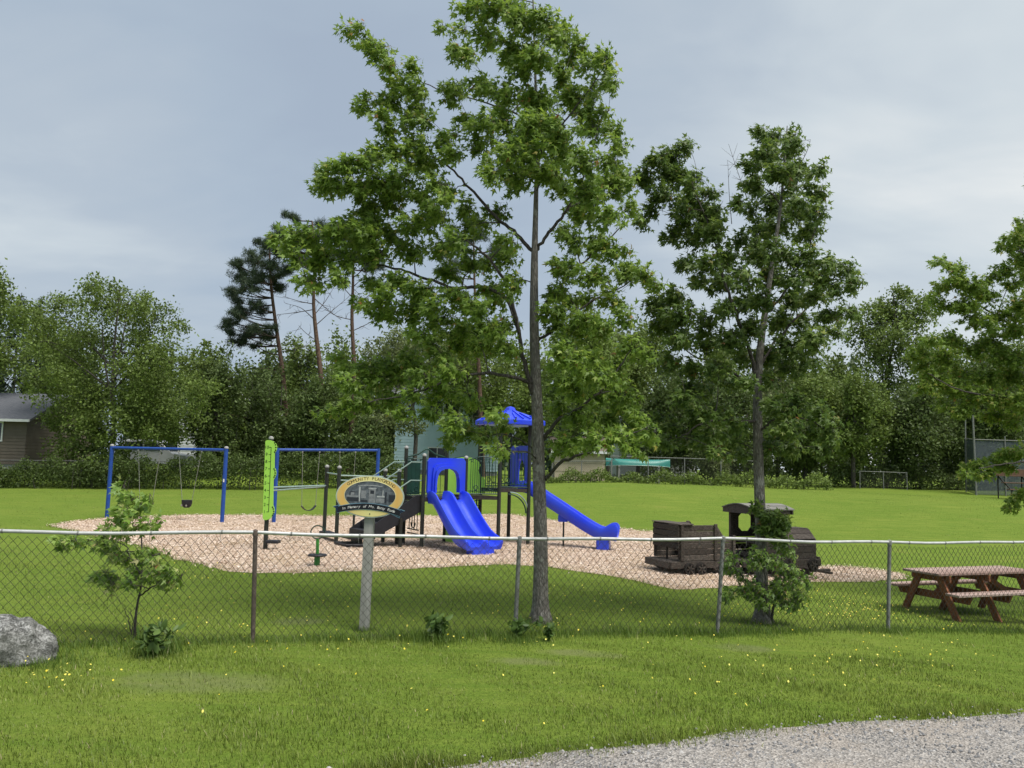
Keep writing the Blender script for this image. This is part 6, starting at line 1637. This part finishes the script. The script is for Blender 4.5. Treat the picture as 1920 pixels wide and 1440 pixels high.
blades('grass', 90000, (16.8, 43.5), 3.0, .036, .012, 3, M['blade'], 'mown green grass of the far lawn', seg=1, dens_y=.8)
# unmown strip along the fence line and round posts
def strip():
    g = np.random.default_rng(33); xs = []; ds = []
    for a, b in zip(FENCE[1:-2], FENCE[2:-1]):
        n = 1700; t = g.random(n); xs.append(a.x + (b.x-a.x)*t + g.normal(0, .10, n)); ds.append(a.y + (b.y-a.y)*t + g.normal(0, .13, n))
    for px, py, m, s in ((683,1182,260,.09),(1013,1168,420,.14),(1431,1170,500,.20),(60,1245,900,.28),(290,1225,700,.20),(822,1203,500,.18),(972,1203,500,.16),(1343,1192,300,.12),(1664,1186,300,.12),(1684,1146,350,.2),(1800,1148,500,.22),(1880,1150,600,.3)):
        c = G(px, py); xs.append(c.x + g.normal(0, s, m)); ds.append(c.y + g.normal(0, s*.8, m))
    return np.concatenate(xs), np.concatenate(ds)
blades('tall_grass', 0, None, 0, .14, .0028, 4, M['tall_blade'], 'long unmown grass along the foot of the front fence', origin_pts=strip())
def edge_tufts():
    g = np.random.default_rng(35); xs = []; ds = []
    P2 = np.array(CHIP); n = 9000; i = g.integers(0, len(P2), n); t = g.random(n)[:, None]; q = P2[i]*(1-t) + P2[(i+1) % len(P2)]*t + g.normal(0, .10, (n, 2)); xs.append(q[:, 0]); ds.append(q[:, 1])
    R2 = np.array([tuple(p[:2]) for p in e0]); n = 7000; i = g.integers(0, len(R2)-1, n); t = g.random(n)[:, None]; q = R2[i]*(1-t) + R2[i+1]*t + g.normal(.03, .10, (n, 1))*np.array([0, 1.]) + g.normal(0, .04, (n, 2)); xs.append(q[:, 0]); ds.append(q[:, 1])
    return np.concatenate(xs), np.concatenate(ds)
blades('edge_grass', 0, None, 0, .095, .0032, 5, M['blade'], 'uneven grass fringe along the chip bed and the gravel', origin_pts=edge_tufts(), loose=.45)
def flowers():
    g = np.random.default_rng(41); x = []; d = []
    for px, py, sx, sy, m in ((120,1275,90,22,26),(300,1210,200,30,22),(700,1205,420,30,36),(1200,1185,300,30,40),(1500,1140,130,22,130),(1620,1150,90,18,90),(1560,1250,220,50,50),(560,1150,260,30,45),(350,1100,120,30,20),(1100,1130,200,30,50),(1750,1210,130,40,40),(900,1290,700,50,22)):
        for i in range(m):
            p = G(px + g.normal(0, sx*.6), min(1420, py + g.normal(0, sy*.7))); x.append(p.x); d.append(p.y)
    x = np.array(x); d = np.array(d); n = len(x); z = terrain(x, d) + g.uniform(.05, .11, n)
    V = []; 
    r = g.uniform(.006, .0105, n); a = np.arange(6)*np.pi/3
    tl = g.normal(0, .35, (n, 2)); cx = np.cos(a)[None]*r[:, None]; cy = np.sin(a)[None]*r[:, None]
    V = np.stack([x[:, None]+cx, d[:, None]+cy, z[:, None] + cx*tl[:, :1] + cy*(tl[:, 1:]+.5)], -1).reshape(-1, 3)
    Fc = (np.arange(n)*6)[:, None] + np.arange(6)[None]
    o = np_mesh('buttercup_flowers', V, [Fc], M['flower'], None, np.repeat(g.random(n), 6)); tag(o, 'tiny yellow buttercup flowers dotted over the grass', kind='stuff')
flowers()
def chips():
    g = np.random.default_rng(51); P2 = np.array(CHIP); lo = P2.min(0); hi = P2.max(0); n = 150000
    x = g.uniform(lo[0], hi[0], n); d = g.uniform(lo[1], hi[1], n); k = inside(CHIP, x + g.normal(0, .16, n)*(g.random(n) < .6), d + g.normal(0, .24, n)*(g.random(n) < .6)); x = x[k]; d = d[k]; n = len(x)
    pos = np.stack([x, d, terrain(x, d) + .032 + g.uniform(0, .022, n)], -1); a = g.uniform(0, 2*np.pi, n)
    dr = np.stack([np.cos(a), np.sin(a), g.normal(0, .25, n)], -1); nr = g.normal(0, .35, (n, 3)) + [0, 0, 1]
    Q = np.array([(-.22,-.5,0),(.22,-.45,0),(.2,.5,.03),(-.18,.42,0)]); V, Fc = place(Q, np.array([(0,1,2,3)]), pos, dr, nr, g.uniform(.022, .055, n))
    o = np_mesh('wood_chips', V, [Fc], M['chip_bits'], None, np.repeat(np.clip(g.beta(2.2, 1.7, n), 0, 1), 4)); tag(o, 'loose pale wood chips on the play area', kind='stuff')
chips()
def stones():
    g = np.random.default_rng(61); n = 22000
    d = g.uniform(3.2, 7.6, n); x = g.uniform(-4.5, 7.5, n); k = inside(ROAD, x + g.normal(0, .05, n), d + .02 + g.normal(0, .09, n)); x = x[k]; d = d[k]; n = len(x)
    O = np.array([(1,0,0),(0,1,0),(-1,0,0),(0,-1,0),(0,0,1),(.5,.5,.75),(-.5,-.4,.7)]); Fo = np.array([(0,1,5),(1,2,4),(2,3,6),(3,0,4),(0,5,4),(5,1,4),(2,6,4),(6,3,4)])
    s = g.uniform(.005, .013, n)*np.where(g.random(n) < .06, 1.7, 1); sc = g.uniform(.6, 1.3, (n, 3)); a = g.uniform(0, 6.28, n)
    T_ = O[None]*sc[:, None]*s[:, None, None]; ca, sa = np.cos(a)[:, None], np.sin(a)[:, None]
    X = T_[:, :, 0]*ca - T_[:, :, 1]*sa; Y = T_[:, :, 0]*sa + T_[:, :, 1]*ca
    V = np.stack([X + x[:, None], Y + d[:, None], T_[:, :, 2] + (terrain(x, d) + .018)[:, None]], -1).reshape(-1, 3); Fc = (Fo[None] + (np.arange(n)*7)[:, None, None]).reshape(-1, 3)
    o = np_mesh('gravel_stones', V, [Fc], M['stones'], None, np.repeat(np.clip(g.beta(2, 2.2, n), 0, 1), 7)); tag(o, 'loose grey gravel stones at the road edge', kind='stuff')
stones()
